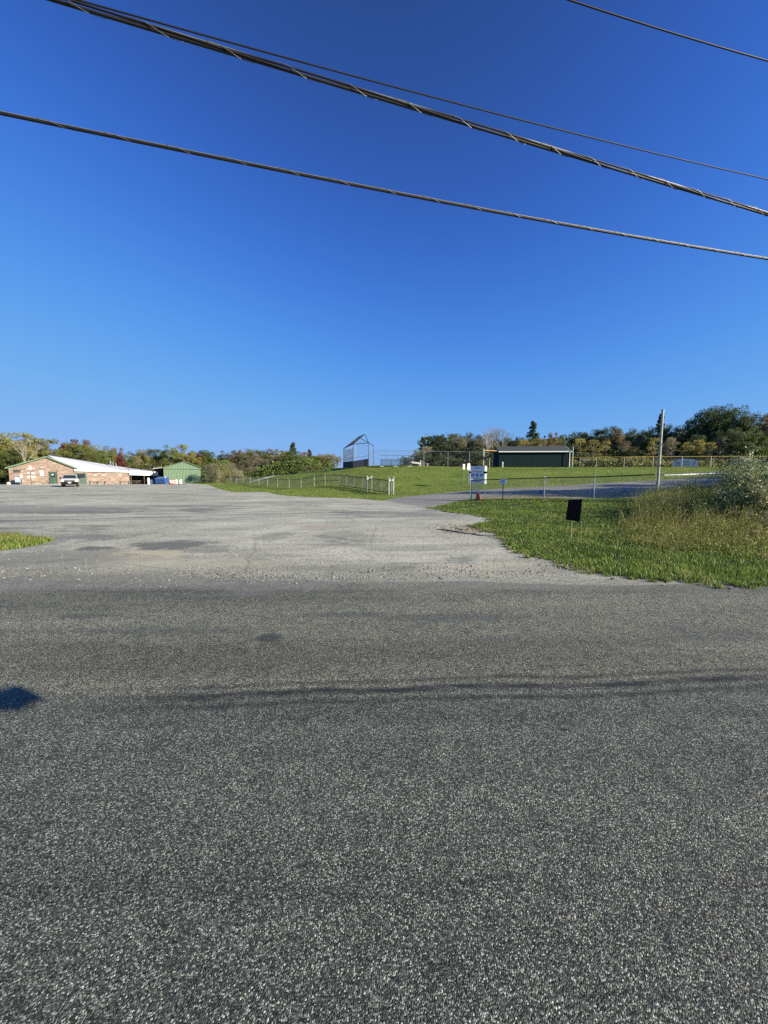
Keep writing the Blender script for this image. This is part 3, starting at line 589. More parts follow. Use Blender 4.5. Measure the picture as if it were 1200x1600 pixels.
for a, b, z in ((A0, B0, 1.15), (B0, C0, 1.25)):
    m = MB(); n_ = Vector((b.y-a.y, a.x-b.x, 0)).normalized()*.06; m.prism([up(a, .02)+n_, up(b, .02)+n_, up(b, z)+n_, up(a, z-.1)+n_], n_); m.build('padding', M['pad'], bs)
link('chain_link', [A0, B0], 3.3, bs, .14, .007, mat='wiredark'); link('chain_link', [B0, C0], 4.4, bs, .14, .0045, mat='wiredark')
# hood mesh: wires laid between the sloping pipes
V = []; F = []
def quadmesh(a, b, c, d, nn):
    for i in range(1, nn):
        for s0, s1 in ((a.lerp(b, i/nn), d.lerp(c, i/nn)), (a.lerp(d, i/nn), b.lerp(c, i/nn))):
            n = len(V); u = Vector((0, 0, .006)); w = Vector((.006, 0, 0)); V.extend([s0+u*1.3, s0-u*1.3, s0+w*1.3, s1+u*1.3, s1-u*1.3, s1+w*1.3]); F.extend([(n, n+1, n+4, n+3), (n+1, n+2, n+5, n+4), (n+2, n, n+3, n+5)])
quadmesh(At, Bt, E, G, 30); raw('hood_netting', [tuple(v) for v in V], np.array(F), None, [M['darkrail']], bs)
# bleachers
b0 = TP(594, 63); b1 = TP(643, 63); bz = (b0.z+b1.z)/2
bl = empty('bleachers', (b0.x, 63, bz), 'low grey-green bleachers on the hilltop right of the backstop', 'bleachers')
for i in range(5):
    yy_ = 63-1.4+i*.6; z_ = bz+.32+i*.22; m = MB(); m.box(((b0.x+b1.x)/2, yy_, z_), (b1.x-b0.x, .28, .075)); m.build('bench_plank', M['alum'], bl)
    m = MB(); m.box(((b0.x+b1.x)/2, yy_+.3, z_-.16), (b1.x-b0.x, .24, .035)); m.build('foot_plank', M['alum'], bl)
for i in range(4):
    xx_ = b0.x+.25+(b1.x-b0.x-.5)*i/3; m = MB()
    m.tube([(xx_, 61.4, bz), (xx_, 61.4, bz+.3), (xx_, 64.1, bz+1.2), (xx_, 64.1, bz)], .03, 5); m.tube([(xx_, 61.4, bz+.05), (xx_, 64.1, bz+.05)], .03, 5); m.tube([(xx_, 62.8, bz), (xx_, 62.8, bz+.75)], .025, 5); m.build('frame', M['darkrail'], bl)
    m = MB(); m.tube([(xx_, 64.15, bz), (xx_, 64.15, bz+1.85)], .025, 5); m.build('guard_post', M['galv_dull'], bl)
m = MB(); m.tube([(b0.x, 64.15, bz+1.85), (b1.x, 64.15, bz+1.85)], .03, 6); m.build('guard_rail', M['alum'], bl)
m = MB(); m.tube([(b1.x+.1, 61.3, bz+.9), (b1.x+.3, 62.6, bz+1.5), (b1.x+.35, 64.1, bz+2.3)], .025, 6); m.build('end_rail', M['galv_dull'], bl)
for i in range(3):
    xx_ = b0.x+.3+i*(b1.x-b0.x-.8)/2; m = MB(); m.box((xx_, 61.3, bz-.02), (.6, .4, .12)); m.build('footing', M['concrete'], bl)
# white roofed bench shelter
c0 = TP(641, 68); c1 = TP(656, 68)
sh = empty('bench_shelter', c0, 'small shelter with a sloping white roof just right of the bleachers', 'shelter')
z0 = P(640, 722, 68).z; m = MB(); m.prism([(c0.x, 67, z0+.12), (c1.x, 67, z0-.12), (c1.x, 67, z0-.42), (c0.x, 67, z0-.2)], (0, 2.2, 0)); m.build('roof', M['white'], sh)
for x_ in (c0.x+.1, c1.x-.1):
    for y_ in (67.2, 69): rail(T(x_, y_), Vector((x_, y_, z0-.3)), .05, sh, 'galv', 'post')
m = MB(); m.box(((c0.x+c1.x)/2, 68.6, c0.z+.45), (c1.x-c0.x-.3, .35, .06)); m.build('bench', M['wood'], sh)
# dark hut (dugout)
h0 = P(779, 730.5, 64); h1 = P(889, 730.5, 63.4); gz = h(h0.x+5, 64)
ht_ = empty('field_hut', (h0.x, 64, gz), 'long dark green windowless hut with grey roof on the field', 'hut')
wz = P(830, 706, 64).z; u_ = (Vector((h1.x, h1.y, 0))-Vector((h0.x, h0.y, 0))); L_ = u_.length; u_.normalize(); n_ = Vector((-u_.y, u_.x, 0))
m = MB(); a = Vector((h0.x, h0.y, gz-.2)); b = Vector((h1.x, h1.y, gz-.2)); m.prism([a, b, b+n_*4, a+n_*4], (0, 0, wz-gz+.2)); m.build('wall', M['hut'], ht_)
nb = 56
for i in range(nb):
    c = Vector((h0.x, h0.y, 0))+u_*(L_*(i+.5)/nb); m = MB(); m.box((c.x-n_.x*.012, c.y-n_.y*.012, (gz+wz)/2), (L_/nb-.03, .024, wz-gz-.02), math.atan2(u_.y, u_.x)); m.build('board', M['hut'], ht_)
m = MB(); ra = Vector((h0.x, h0.y, wz))-u_*.15-n_*.35; rb = Vector((h1.x, h1.y, wz))+u_*.15-n_*.35
tz = P(830, 697.5, 66.5).z-wz
m.prism([ra+Vector((0, 0, .02)), ra+n_*2.6+Vector((0, 0, tz)), ra+n_*4.8+Vector((0, 0, .1)), ra+n_*4.8, ra+Vector((0, 0, -.05))], rb-ra); m.build('roof', M['shingle'], ht_)
m = MB(); m.prism([ra-n_*.03+Vector((0, 0, -.08)), rb-n_*.03+Vector((0, 0, -.08)), rb-n_*.03+Vector((0, 0, .07)), ra-n_*.03+Vector((0, 0, .07))], -n_*.04); m.build('fascia', M['white'], ht_)
m = MB(); c = Vector((h1.x, h1.y, 0))+u_*.02-n_*.03; m.box((c.x, c.y, (gz+wz)/2), (.10, .12, wz-gz), math.atan2(u_.y, u_.x)); m.build('corner_board', M['white'], ht_)
m = MB(); rv = rb+u_*.02; m.prism([rv+Vector((0, 0, -.1)), rv+n_*2.6+Vector((0, 0, tz-.1)), rv+n_*2.6+Vector((0, 0, tz+.03)), rv+Vector((0, 0, .06))], u_*.04); m.build('verge_board', M['white'], ht_)
# poles on the field
def fieldpole(px, Y, top, r, label, mat='galv'):
    b_ = TP(px, Y); z = P(px, top, Y).z; m = MB(); m.lathe((b_.x, b_.y, b_.z-.1), [(r, 0), (r*.9, z-b_.z+.1)], 8); o = m.build('field_pole', M[mat]); return tag(o, label, 'pole', 'poles round the ball field'), b_, z
fieldpole(893.5, 62.8, 698, .06, 'pale pole standing against the right end of the dark hut')
_, b_, z_ = fieldpole(755, 60, 701, .06, 'pale pole on the hilltop behind the blue-white sign')
m = MB(); m.tube([(b_.x, b_.y, z_-.25), (b_.x+2.4, b_.y+1.5, z_-.25)], .05, 6); tag(m.build('yellow_bar', M['gold']), 'short yellow bar reaching right from the pole left of the dark hut', 'bar')
m = MB(); m.box((b_.x, b_.y-.12, P(755, 714, 60).z), (1.0, .1, .12)); m.box((b_.x-.35, b_.y-.2, P(755, 716, 60).z), (.25, .25, .25)); m.box((b_.x+.35, b_.y-.2, P(755, 716, 60).z), (.25, .25, .25)); tag(m.build('field_loudspeaker', M['black']), 'pair of dark loudspeaker boxes mounted on the hilltop pole', 'loudspeaker')
fieldpole(764.5, 64.5, 715, .04, 'short pale pole left of the hut, the nearer to the loudspeaker pole'); fieldpole(769.5, 64.5, 711, .04, 'short pale pole left of the hut, the nearer to the hut wall')
q = TP(784.5, 63); m = MB(); m.lathe((q.x, q.y, q.z-.05), [(.16, 0), (.14, .55), (.20, .6), (.17, .85), (.07, .95), (.06, 1.0)], 10)
tag(m.build('drinking_fountain', M['concrete']), 'small pale stand in front of the left end of the dark hut', 'stand')
# banners on the outfield side
for (x0, x1, y0, y1, lab, Y) in ((1053.5, 1062, 720, 729.5, 'leftmost of the three pale sign boards behind the outfield fence', 60.4), (1062.5, 1078, 717.5, 729, 'middle and tallest of the three pale sign boards behind the outfield fence', 60.8), (1073.5, 1087, 719.5, 729, 'rightmost of the three pale sign boards behind the outfield fence', 60.4)):
    a = P(x0, y0, Y); b = P(x1, y1, Y); e = empty('sign_board', ((a.x+b.x)/2, Y, h(a.x, Y)), lab, 'sign', 'sign boards behind the outfield fence')
    m = MB(); m.box(((a.x+b.x)/2, Y, (a.z+b.z)/2), (b.x-a.x, .05, a.z-b.z)); m.build('panel', M['signwhite'], e)
    for x_ in (a.x+.12, b.x-.12): rail(T(x_, Y+.06), Vector((x_, Y+.06, b.z+.3)), .03, e, 'galv_dull', 'leg')
    m = MB()
    for j in range(3): m.box(((a.x+b.x)/2+rnd.uniform(-.08, .08), Y-.03, a.z-(a.z-b.z)*(.25+.25*j)), ((b.x-a.x)*rnd.uniform(.55, .8), .01, .09))
    m.build('lettering', M['navy'], e); e.rotation_euler = (0, 0, R(-32)); e.scale = (1.15, 1, 1)
# white pipe rail on the lawn right of the pole
m = MB(); q = [(1037, 747.5, 41), (1065, 745, 41), (1100, 741.6, 41.5), (1120, 739.8, 42), (1156, 737, 42)]
pp = [P(a, b, c) for a, b, c in q]
for i in range(len(pp)-1):
    for j in range(3):
        a = pp[i].lerp(pp[i+1], j/3); b = pp[i].lerp(pp[i+1], (j+1)/3-.03); a = T(a.x, a.y); b = T(b.x, b.y)
        lg = MB().tube([up(a, .07), up(b, .07)], .07, 7).build('white_log', M['white'])
        o_ = lg; tag(o_, f"white edging pole lying on the lawn, {['first','second','third','fourth','fifth','sixth','seventh','eighth','ninth','tenth','eleventh','twelfth'][i*3+j]} from the tall steel pole", 'edging pole', 'white edging poles lying along the lawn')

# ================================================================== SIGNS, CONE, YARD SIGN
sg = empty('notice_sign', T(5.88, 23.6), 'tall three-panel notice board with round symbols behind the fence end', 'sign')
SY = 23.6; xl, xr = P(737, 740, SY).x, P(755.3, 740, SY).x
def zpx(py, Y): return P(745, py, Y).z
for a, b in ((728.2, 734.6), (735.2, 748.6), (749.2, 755)):
    m = MB(); m.box(((xl+xr)/2, SY, (zpx(a, SY)+zpx(b, SY))/2), (xr-xl, .02, zpx(a, SY)-zpx(b, SY))); m.build('panel', M['signwhite'], sg)
for i, x_ in enumerate((740, 746, 752.2)):
    c = P(x_, 742.3, SY); m = MB(); n = 20
    m.add([(c.x+.078*math.cos(2*math.pi*j/n), SY-.013, c.z+.078*math.sin(2*math.pi*j/n)) for j in range(n)]+[(c.x+.078*math.cos(2*math.pi*j/n), SY-.0165, c.z+.078*math.sin(2*math.pi*j/n)) for j in range(n)], [tuple(range(n, 2*n))]+[(j, (j+1) % n, n+(j+1) % n, n+j) for j in range(n)]); m.build('round_symbol', M['navy'], sg)
    m = MB(); m.box((c.x, SY-.018, c.z-.01), (.03, .003, .07)); m.box((c.x, SY-.018, c.z+.045), (.026, .003, .026)); m.box((c.x, SY-.0215, c.z+.005), (.07, .002, .016)); m.build('pictogram', M['signwhite'], sg)
m = MB(); c = P(746, 731.2, SY)
for j, w in enumerate((.05, .04, .05, .04)): m.box((c.x-.09+j*.06, SY-.013, c.z), (w, .006, .05))
for j, (py, w) in enumerate(((736.8, .55), (747, .22), (751.5, .4), (753, .3))): m.box((c.x, SY-.013, zpx(py, SY)), (w, .006, .022))
m.build('lettering', M['navy'], sg)
for x_, w, z1 in ((xl-.02, .05, 755.5), (xr+.07, .12, 756)):
    m = MB(); m.box((x_, SY+.06, (zpx(728, SY)+zpx(z1, SY))/2), (w, .06, zpx(728, SY)-zpx(z1, SY)), R(38)); m.build('side_post', M['white'], sg)
    m = MB(); m.box((x_, SY+.03, zpx(738, SY)), (w+.05, .12, .10)); m.build('bracket', M['black'], sg)
    m = MB(); m.tube([T(x_, SY+.08), (x_, SY+.08, zpx(754, SY))], .014, 6); m.build('stake', M['galv_dull'], sg)
sg.rotation_euler = (0, 0, R(-33)); sg.scale = (1.18, 1, 1)
# small notice on the fence
a = P(781.5, 748.5, 22.0); b = P(790.5, 756.3, 22.0)
e = empty('small_sign', T(a.x+.15, 22.0), 'small square pale notice on a short stake just right of the tall notice board', 'sign')
m = MB(); m.box(((a.x+b.x)/2, 22.0, (a.z+b.z)/2), (b.x-a.x, .015, a.z-b.z)); m.build('panel', M['signwhite'], e)
m = MB(); m.box(((a.x+b.x)/2, 21.99, (a.z+b.z)/2+.02), (.10, .004, .10)); m.build('print', plain('faded_blue_print', (.30, .40, .62), .5), e); e.rotation_euler = (0, 0, R(-33))
m = MB(); m.box(((a.x+b.x)/2, 22.03, (b.z+h(a.x, 22))/2), (.04, .04, b.z-h(a.x, 22)+.2)); m.build('stake', M['darkrail'], e)
# two lawn signs across the driveway
for px, w, y0, y1, Y, lab in ((724.7, .32, 725.3, 733.2, 38.2, 'smaller, left one of two white signs on posts beyond the driveway'), (732.2, .40, 724.3, 734.2, 37.6, 'larger, right one of two white signs on posts beyond the driveway')):
    c = P(px, 742, Y); e = empty('post_sign', T(c.x, Y), lab, 'sign', 'white signs on thin posts across the driveway'); zt, zb = P(px, y0, Y).z, P(px, y1, Y).z
    m = MB(); m.box((c.x, Y, (zt+zb)/2), (w, .012, zt-zb), R(42)); m.build('panel', M['white'], e)
    m = MB(); m.box((c.x-.012, Y-.014, (zt+zb)/2), (w*.5, .003, .012), R(42)); m.box((c.x-.012, Y-.014, (zt+zb)/2+.1), (w*.5, .003, .02), R(42)); m.build('lettering', M['galv_dull'], e)
    m = MB(); m.box((c.x+.02, Y+.03, (zt+h(c.x, Y))/2-.05), (.04, .03, zt-h(c.x, Y))); m.build('post', M['galv'], e)
# traffic cone
c = T(P(747.5, 777, 22.9).x, 22.9)
e = empty('traffic_cone', c, 'tall orange and white delineator cone leaning beside the fence end post', 'cone')
Mx = Matrix.Rotation(R(-6), 3, 'Y'); H0 = P(744, 757, 22.9).z-c.z
def coneseg(name, z0, z1, mt, r0=.15, n=14):
    f = lambda z: r0*(1-z/H0)+.028*(z/H0); vs = []
    for z, r_ in ((z0, f(z0)), (z1, f(z1))):
        for j in range(n): v = Mx @ Vector((r_*math.cos(2*math.pi*j/n), r_*math.sin(2*math.pi*j/n), z)); vs.append(c+Vector((-v.x if 0 else v.x, v.y, v.z)))
    m = MB(); m.add(vs, [(j, (j+1) % n, n+(j+1) % n, n+j) for j in range(n)]+[tuple(range(n, 2*n))]); return m.build(name, M[mt], e)
coneseg('orange_body', .02, H0*.48, 'orange'); coneseg('white_collar', H0*.48, H0*.97, 'white'); coneseg('tip', H0*.97, H0, 'orange')
m = MB(); m.box((c.x, c.y, c.z+.015), (.34, .34, .04)); m.build('base', M['black'], e)
# dark yard sign
Y = 9.2; q = [P(888.5, 781, Y), P(910, 780, Y-.18), P(906, 815.5, Y-.18), P(884, 812, Y)]
e = empty('yard_sign', T(q[3].x+.1, Y), 'dark square yard sign tilted on a thin stake in the verge grass', 'sign')
m = MB(); m.prism(q, (0, .012, 0)); m.build('panel', M['black'], e)
s0 = P(895, 784, Y); s1 = P(891.5, 843, Y); s1.z = h(s1.x, s1.y)-.05
m = MB(); m.tube([s0, s1], .011, 6); m.build('stake', M['wood'], e)
m = MB(); m.tube([q[0]+Vector((0, .02, 0)), q[1]+Vector((0, .02, 0))], .006, 5); m.build('edge_wire', M['galv_dull'], e)
# ================================================================== BRICK HALL, WING, PAVILION
a = P(15.5, 757, 70); b = P(118.5, 757, 76); a.z = b.z = -.45
u = (b-a); HL = u.length; u.normalize(); n = Vector((-u.y, u.x, 0))       # n points away from the camera
def W(s, d, z): return Vector((a.x+u.x*s+n.x*d, a.y+u.y*s+n.y*d, z))
def rot(): return math.atan2(u.y, u.x)
eL, eR, rz = P(14, 729.5, 70).z, P(118.5, 732, 76).z, P(73, 713.5, 73).z; eL = eR = (eL+eR)/2; sR = HL*.56
bh = empty('brick_hall', W(HL/2, 0, -.2), 'brick hall with green-trimmed gable at the left edge of the parking lot', 'building')
m = MB(); m.prism([W(0, 0, -.5), W(HL, 0, -.5), W(HL, 0, eR), W(sR, 0, rz-.1), W(0, 0, eL)], n*14); m.build('wall', M['brick'], bh)
for s0, z0, s1, z1 in ((-.45, eL-.16, sR, rz), (sR, rz, HL+.4, eR-.12)):
    m = MB(); m.prism([W(s0, -.35, z0), W(s1, -.35, z1), W(s1, -.35, z1+.1), W(s0, -.35, z0+.1)], n*14.5); m.build('roof', M['roofwhite'], bh)
    m = MB(); m.prism([W(s0, -.42, z0-.12), W(s1, -.42, z1-.12), W(s1, -.42, z1+.12), W(s0, -.42, z0+.12)], n*.06); m.build('rake_trim', M['green_metal'], bh)
def onwall(px, y0, y1, w, name, mt, parent=bh, d=-.04, t=.06, sgn=None):
    # s along the wall whose pixel column is px
    k = (px-600)/600; s = (k*a.y-a.x)/(u.x-k*u.y); q = W(s, 0, 0); z1, z0 = P(px, y0, q.y).z, P(px, y1, q.y).z
    m = MB(); c = W(s, d, (z0+z1)/2); m.box(c, (w, t, z1-z0), rot()); return m.build(name, M[mt], parent), s, z0, z1
onwall(29.5, 734, 738.2, .95, 'louvre', 'darkrail'); onwall(36, 742, 746, .35, 'notice', 'white'); onwall(68, 735.5, 743, .55, 'grey_panel', 'signwhite'); onwall(69.5, 740, 743.5, .3, 'notice', 'white')
m = MB()
for px, py, w, hh in ((51, 729.5, .25, .2), (46.5, 732, .3, .2), (51, 732, .5, .34), (56, 732, .3, .2), (68.5, 730.5, .35, .14), (47, 739, .2, .28), (50, 739.5, .2, .3), (53, 739, .2, .28), (56, 739.5, .2, .28), (46, 745, .22, .34), (49, 744.6, .22, .34), (52, 745, .22, .34), (55, 744.8, .22, .34), (57.5, 745, .16, .3)):
    k = (px-600)/600; s = (k*a.y-a.x)/(u.x-k*u.y); q = W(s, -.03, 0); m.box(W(s, -.03, P(px, py, q.y).z), (w*.82, .05, hh), rot())
m.build('wall_lettering', M['roofwhite'], bh)
m = MB(); m.box(W(HL*.42, -.25, -.2), (HL*.8, .5, .16), rot()); m.build('kerb', M['concrete'], bh)
def door(px, w, y0=738, y1=755.8, glassw=.62):
    d_, s, z0, z1 = onwall(px, y0, y1, w, 'door', 'doorgreen', d=-.03)
    m = MB(); m.box(W(s, -.075, z0+(z1-z0)*.74), (w*glassw, .03, (z1-z0)*.36), rot()); m.build('window', M['glass'], d_)
    m = MB(); m.box(W(s-.06, -.10, z0+(z1-z0)*.8), (w*.25, .02, .22), rot()); m.build('notice', M['white'], d_)
    m = MB(); m.box(W(s+w*.36, -.09, z0+(z1-z0)*.48), (.06, .06, .18), rot()); m.build('handle', M['chrome'], d_)
    m = MB()
    for sd in (-1, 1): m.box(W(s+sd*(w/2+.05), -.05, (z0+z1)/2), (.1, .1, z1-z0), rot())
    m.box(W(s, -.05, z1+.06), (w+.2, .1, .12), rot()); m.build('door_frame', M['darkrail'], d_)
door(85.3, 1.0)
# rail beside the door and thin flagpole
q = W(1, 0, 0)
k = (49-600)/600; Yp = 69.5; pp_ = P(49, 757, Yp); z_ = P(49, 737.5, Yp).z
tag(MB().tube([T(pp_.x, Yp), (pp_.x, Yp, z_)], .05, 6).build('thin_post', M['bark']), 'thin dark post standing in front of the lettered brick gable', 'post')
pp_ = P(75.5, 756, 72); e = empty('hand_rail', T(pp_.x, 72), 'short dark handrail left of the green hall door', 'handrail')
rail(T(pp_.x, 72), up(T(pp_.x, 72), .95), .03, e, 'darkrail', 'post'); rail(T(pp_.x+.1, 72.9), up(T(pp_.x+.1, 72.9), .95), .03, e, 'darkrail', 'post'); rail(up(T(pp_.x, 72), .95), up(T(pp_.x+.1, 72.9), .95), .03, e, 'darkrail', 'rail')
# wing
c = P(118.5, 757, 76); d = P(203, 757, 84); c.z = d.z = 0
wu = (d-c); WL = wu.length; wu.normalize(); wn = Vector((-wu.y, wu.x, 0)); wa = math.atan2(wu.y, wu.x)
def X(s, dd, z): return Vector((c.x+wu.x*s+wn.x*dd, c.y+wu.y*s+wn.y*dd, z))
e0, e1 = P(118.5, 734.5, 76).z, P(203, 736.8, 84).z
wg = empty('brick_wing', X(WL/2, 0, -.45), 'low brick wing with white sloping roof right of the gabled hall', 'building')
m = MB(); m.prism([X(.02, 0, -.7), X(WL, 0, -.9), X(WL, 0, e1-.05), X(.02, 0, e0-.05)], wn*9); m.build('wall', M['brick'], wg)
t0 = P(75, 712.5, 79); t1 = P(200, 732.3, 93); t2 = P(250, 738.2, 97); p1 = X(-.2, -.3, e0); p2 = X(WL, -.3, e1); fe = P(247, 738.5, 88.5)
m = MB(); m.prism([p1, p2, t1, t0], (0, 0, .14)); m.build('roof', M['roofwhite'], wg)
m = MB(); m.prism([p1, p2, p2+Vector((0, 0, -.22)), p1+Vector((0, 0, -.22))], -wn*.05); m.build('eaves_trim', M['roofwhite'], wg)
t0b = t0+Vector((0, .3, .2)); t1b = t1+Vector((0, .3, .16))
m = MB(); m.tube([t0b, t1b], .12, 6); m.build('ridge_flashing', M['shingle'], wg)
for px, Y, y0, y1, r_ in ((173, 88, 720.5, 731, .13), (177, 89.5, 722, 731.5, .10), (181.5, 90, 724, 732, .10), (167, 88, 727, 731, .28)):
    q = P(px, y1, Y); z1 = P(px, y0, Y).z; m = MB(); m.lathe((q.x, q.y, q.z-.6), [(r_, 0), (r_, z1-q.z+.5), (r_*1.3, z1-q.z+.52), (r_*1.2, z1-q.z+.6)], 8); m.build('vent_pipe', M['galv'], wg)
q = P(116, 725.5, 80); m = MB(); m.lathe((q.x, q.y, q.z-.35), [(.3, 0), (.3, .45), (.36, .5), (.1, .62)], 10); m.build('roof_vent', M['galv_dull'], wg)
def onwing(px, y0, y1, w, name, mt, dd=-.04):
    k = (px-600)/600; s = (k*c.y-c.x)/(wu.x-k*wu.y); q = X(s, 0, 0); z1, z0 = P(px, y0, q.y).z, P(px, y1, q.y).z
    m = MB(); m.box(X(s, dd, (z0+z1)/2), (w, .06, z1-z0), wa); return m.build(name, M[mt], wg), s, z0, z1
for px, w in ((150, .8), (163.5, 1.0), (189, .8)):
    onwing(px, 741, 744, w*.8, 'window', 'winpane')
d_, s, z0, z1 = onwing(128, 739, 756, 1.9, 'door', 'doorgreen', -.03)
m = MB(); m.box(X(s+.1, -.08, z0+(z1-z0)*.74), (1.25, .03, (z1-z0)*.38), wa); m.build('window', M['glass'], d_)
m = MB(); m.box(X(s, -.08, z0+(z1-z0)*.45), (.03, .03, (z1-z0)*.9), wa); m.build('meeting_stile', M['darkrail'], d_)
# benches along the wing
def bench(px, Y, L, label):
    q = T(P(px, 756, Y).x, Y); e = empty('picnic_bench', q, label, 'bench', 'low benches along the brick wing')
    m = MB(); m.box((q.x, q.y, q.z+.62), (L, .7, .07), wa); m.build('top', M['bark'], e)
    for sd in (-1, 1):
        m = MB(); m.box((q.x+wu.x*sd*L*.35, q.y+wu.y*sd*L*.35, q.z+.3), (.12, .6, .6), wa); m.build('leg', M['concrete'], e)
        m = MB(); m.box((q.x+wn.x*sd*.55, q.y+wn.y*sd*.55, q.z+.4), (L, .22, .05), wa); m.build('seat', M['bark'], e)
bench(147, 76, 1.7, 'dark low picnic bench by the brick wing, nearest the truck'); bench(159, 77, 1.7, 'dark low picnic bench by the brick wing, middle of three'); bench(195, 80, 2.2, 'dark low picnic bench by the brick wing, next to the open pavilion')
# pavilion at the end of the wing
pv = empty('pavilion', (fe.x-3, 87, -.5), 'open pavilion with deep white fascia at the end of the wing', 'building')
z1, z2 = e1+.1, fe.z+.05; q2 = X(WL+.01, -.35, z1); q3 = Vector((fe.x, fe.y, z2))
m = MB(); m.prism([q2, q3, t2, t1+Vector((0, 0, .02))], (0, 0, .15)); m.build('roof', M['roofwhite'], pv)
m = MB(); m.prism([q2+Vector((0, 0, .05)), q3+Vector((0, 0, .05)), q3+Vector((0, 0, -.75)), q2+Vector((0, 0, -.85))], (-.02, -.12, 0)); m.build('fascia', M['white'], pv)
m = MB(); bk0 = X(WL+.1, 6, -.9); bk1 = Vector((fe.x+1.0, fe.y+5.2, -.9)); m.prism([bk0, bk1, bk1+Vector((0, 0, 3.1)), bk0+Vector((0, 0, 3.1))], (0, .15, 0)); m.build('back_wall', M['darkint'], pv)
m = MB(); m.prism([q3+Vector((0, .5, -3.4)), bk1, bk1+Vector((0, 0, 3.1)), q3+Vector((0, .5, -.3))], (.12, .02, 0)); m.build('side_wall', M['darkint'], pv)
for f_ in (.0, .46, .98):
    q = q2.lerp(q3, f_); m = MB(); m.box((q.x+.05, q.y+.15, (q.z-.6-.9)/2+.0), (.13, .13, q.z-.6+.9)); m.build('post', M['bark'], pv)
def ptable(px, Y, label):
    q = T(P(px, 757, Y).x, Y); e = empty('picnic_table', q, label, 'picnic table', 'picnic tables under the pavilion')
    MB().box((q.x, q.y, q.z+.74), (1.9, .75, .05)).build('top', M['wood'], e)
    for sd in (-1, 1):
        MB().box((q.x, q.y+sd*.65, q.z+.45), (1.9, .25, .05)).build('seat', M['wood'], e)
        m = MB(); m.tube([(q.x+sd*.7, q.y-.6, q.z), (q.x+sd*.7, q.y-.25, q.z+.73)], .04, 5); m.tube([(q.x+sd*.7, q.y+.6, q.z), (q.x+sd*.7, q.y+.25, q.z+.73)], .04, 5); m.build('leg_frame', M['bark'], e)
ptable(211, 86, 'wooden picnic table at the left end of the pavilion'); ptable(217.5, 87.6, 'wooden picnic table in the middle of the dark pavilion')
for px, Y, r_, H_, lab in ((232.5, 86, .28, 1.5, 'white upright tank under the pavilion, taller left one of two'), (237.5, 86.4, .3, 1.15, 'white upright tank under the pavilion, shorter right one of two')):
    q = T(P(px, 757, Y).x, Y); e = empty('white_tank', q, lab, 'tank', 'white tanks under the pavilion')
    m = MB(); m.lathe(q, [(r_, 0), (r_, H_*.8), (r_*.7, H_*.92), (r_*.3, H_*.96)], 12); m.build('body', M['white'], e); m = MB(); m.lathe(up(q, H_*.95), [(.1, 0), (.1, .12), (.05, .14)], 8); m.build('valve', M['galv_dull'], e)
# blue bin against the gable
q = P(28.2, 757, 69.6); q = T(q.x, 69.6); e = empty('blue_bin', q, 'light blue book-drop bin with dark base against the brick gable', 'bin')
m = MB(); m.box(up(q, .85), (.72, .6, .95), rot()); m.build('body', M['lb'] if 'lb' in M else plain('light_blue_paint', (.22, .34, .62), .5), e, bevel=.05)
m = MB(); m.box(up(q, .2), (.5, .5, .4), rot()); m.build('base', M['black'], e); m = MB(); m.box((q.x+.15, q.y-.33, q.z+.95), (.4, .05, .5), rot()); m.build('hatch', M['signwhite'], e)
q = T(P(13.5, 757, 68).x, 68); m = MB(); m.lathe(q, [(.28, -.1), (.30, .25), (.22, .42), (.05, .5)], 9); tag(m.build('boulder', M['concrete']), 'small pale boulder at the left corner of the brick hall', 'boulder')
# ------------------------------------------------------------------ green shed
s0 = P(257, 754, 84); s1 = P(314, 754, 87.5); s0.z = s1.z = -.5; su = (s1-s0); SL = su.length; su.normalize(); sn = Vector((-su.y, su.x, 0)); sa = math.atan2(su.y, su.x)
def Z(s, dd, z): return Vector((s0.x+su.x*s+sn.x*dd, s0.y+su.y*s+sn.y*dd, z))
ze, zr = P(257, 730.5, 84).z, P(289, 721.5, 86).z
gs = empty('green_shed', Z(SL/2, 0, -.2), 'green ribbed metal shed with a low gable beyond the dumpster', 'shed')
m = MB(); m.prism([Z(0, 0, -.6), Z(SL, 0, -.6), Z(SL, 0, ze), Z(SL*.56, 0, zr), Z(0, 0, ze)], sn*13); m.build('wall', M['shed'], gs)
nr = 24
for i in range(nr+1):
    s = SL*i/nr; zt = ze+(zr-ze)*(s/(SL*.56) if s < SL*.56 else (SL-s)/(SL*.44)); m = MB(); m.box(Z(s, -.03, (zt-.5)/2), (.09, .06, zt+.5), sa); m.build('rib', M['shed'], gs)
for q in ((-.3, ze-.06, SL*.56, zr+.03), (SL*.56, zr+.03, SL+.3, ze-.06)):
    m = MB(); m.prism([Z(q[0], -.3, q[1]), Z(q[2], -.3, q[3]), Z(q[2], -.3, q[3]+.09), Z(q[0], -.3, q[1]+.09)], sn*13.4); m.build('roof', M['shed'], gs)
m = MB(); m.box(Z(SL/2, -.07, P(285, 733, 84.5).z), (SL*.98, .04, .06), sa); m.build('girt', M['darkrail'], gs)
lt = empty('lean_to', Z(-1.3, 2, -.4), 'dark open lean-to with a pale eave on the left of the green shed', 'shelter')
m = MB(); m.prism([Z(-2.2, 5, ze-.2), Z(-.1, 5, ze+.05), Z(-.1, 5, ze+.15), Z(-2.2, 5, ze-.1)], sn*6); m.build('roof', M['roofwhite'], lt)
m = MB(); m.prism([Z(-2.2, 8, -.6), Z(-.1, 8, -.6), Z(-.1, 8, ze-.1), Z(-2.2, 8, ze-.3)], sn*.1); m.build('back_wall', M['darkint'], lt)
for s in (-2.1,): m = MB(); m.box(Z(s, 5.1, (ze-.8)/2), (.15, .15, ze+.3), sa); m.build('post', M['bark'], lt)
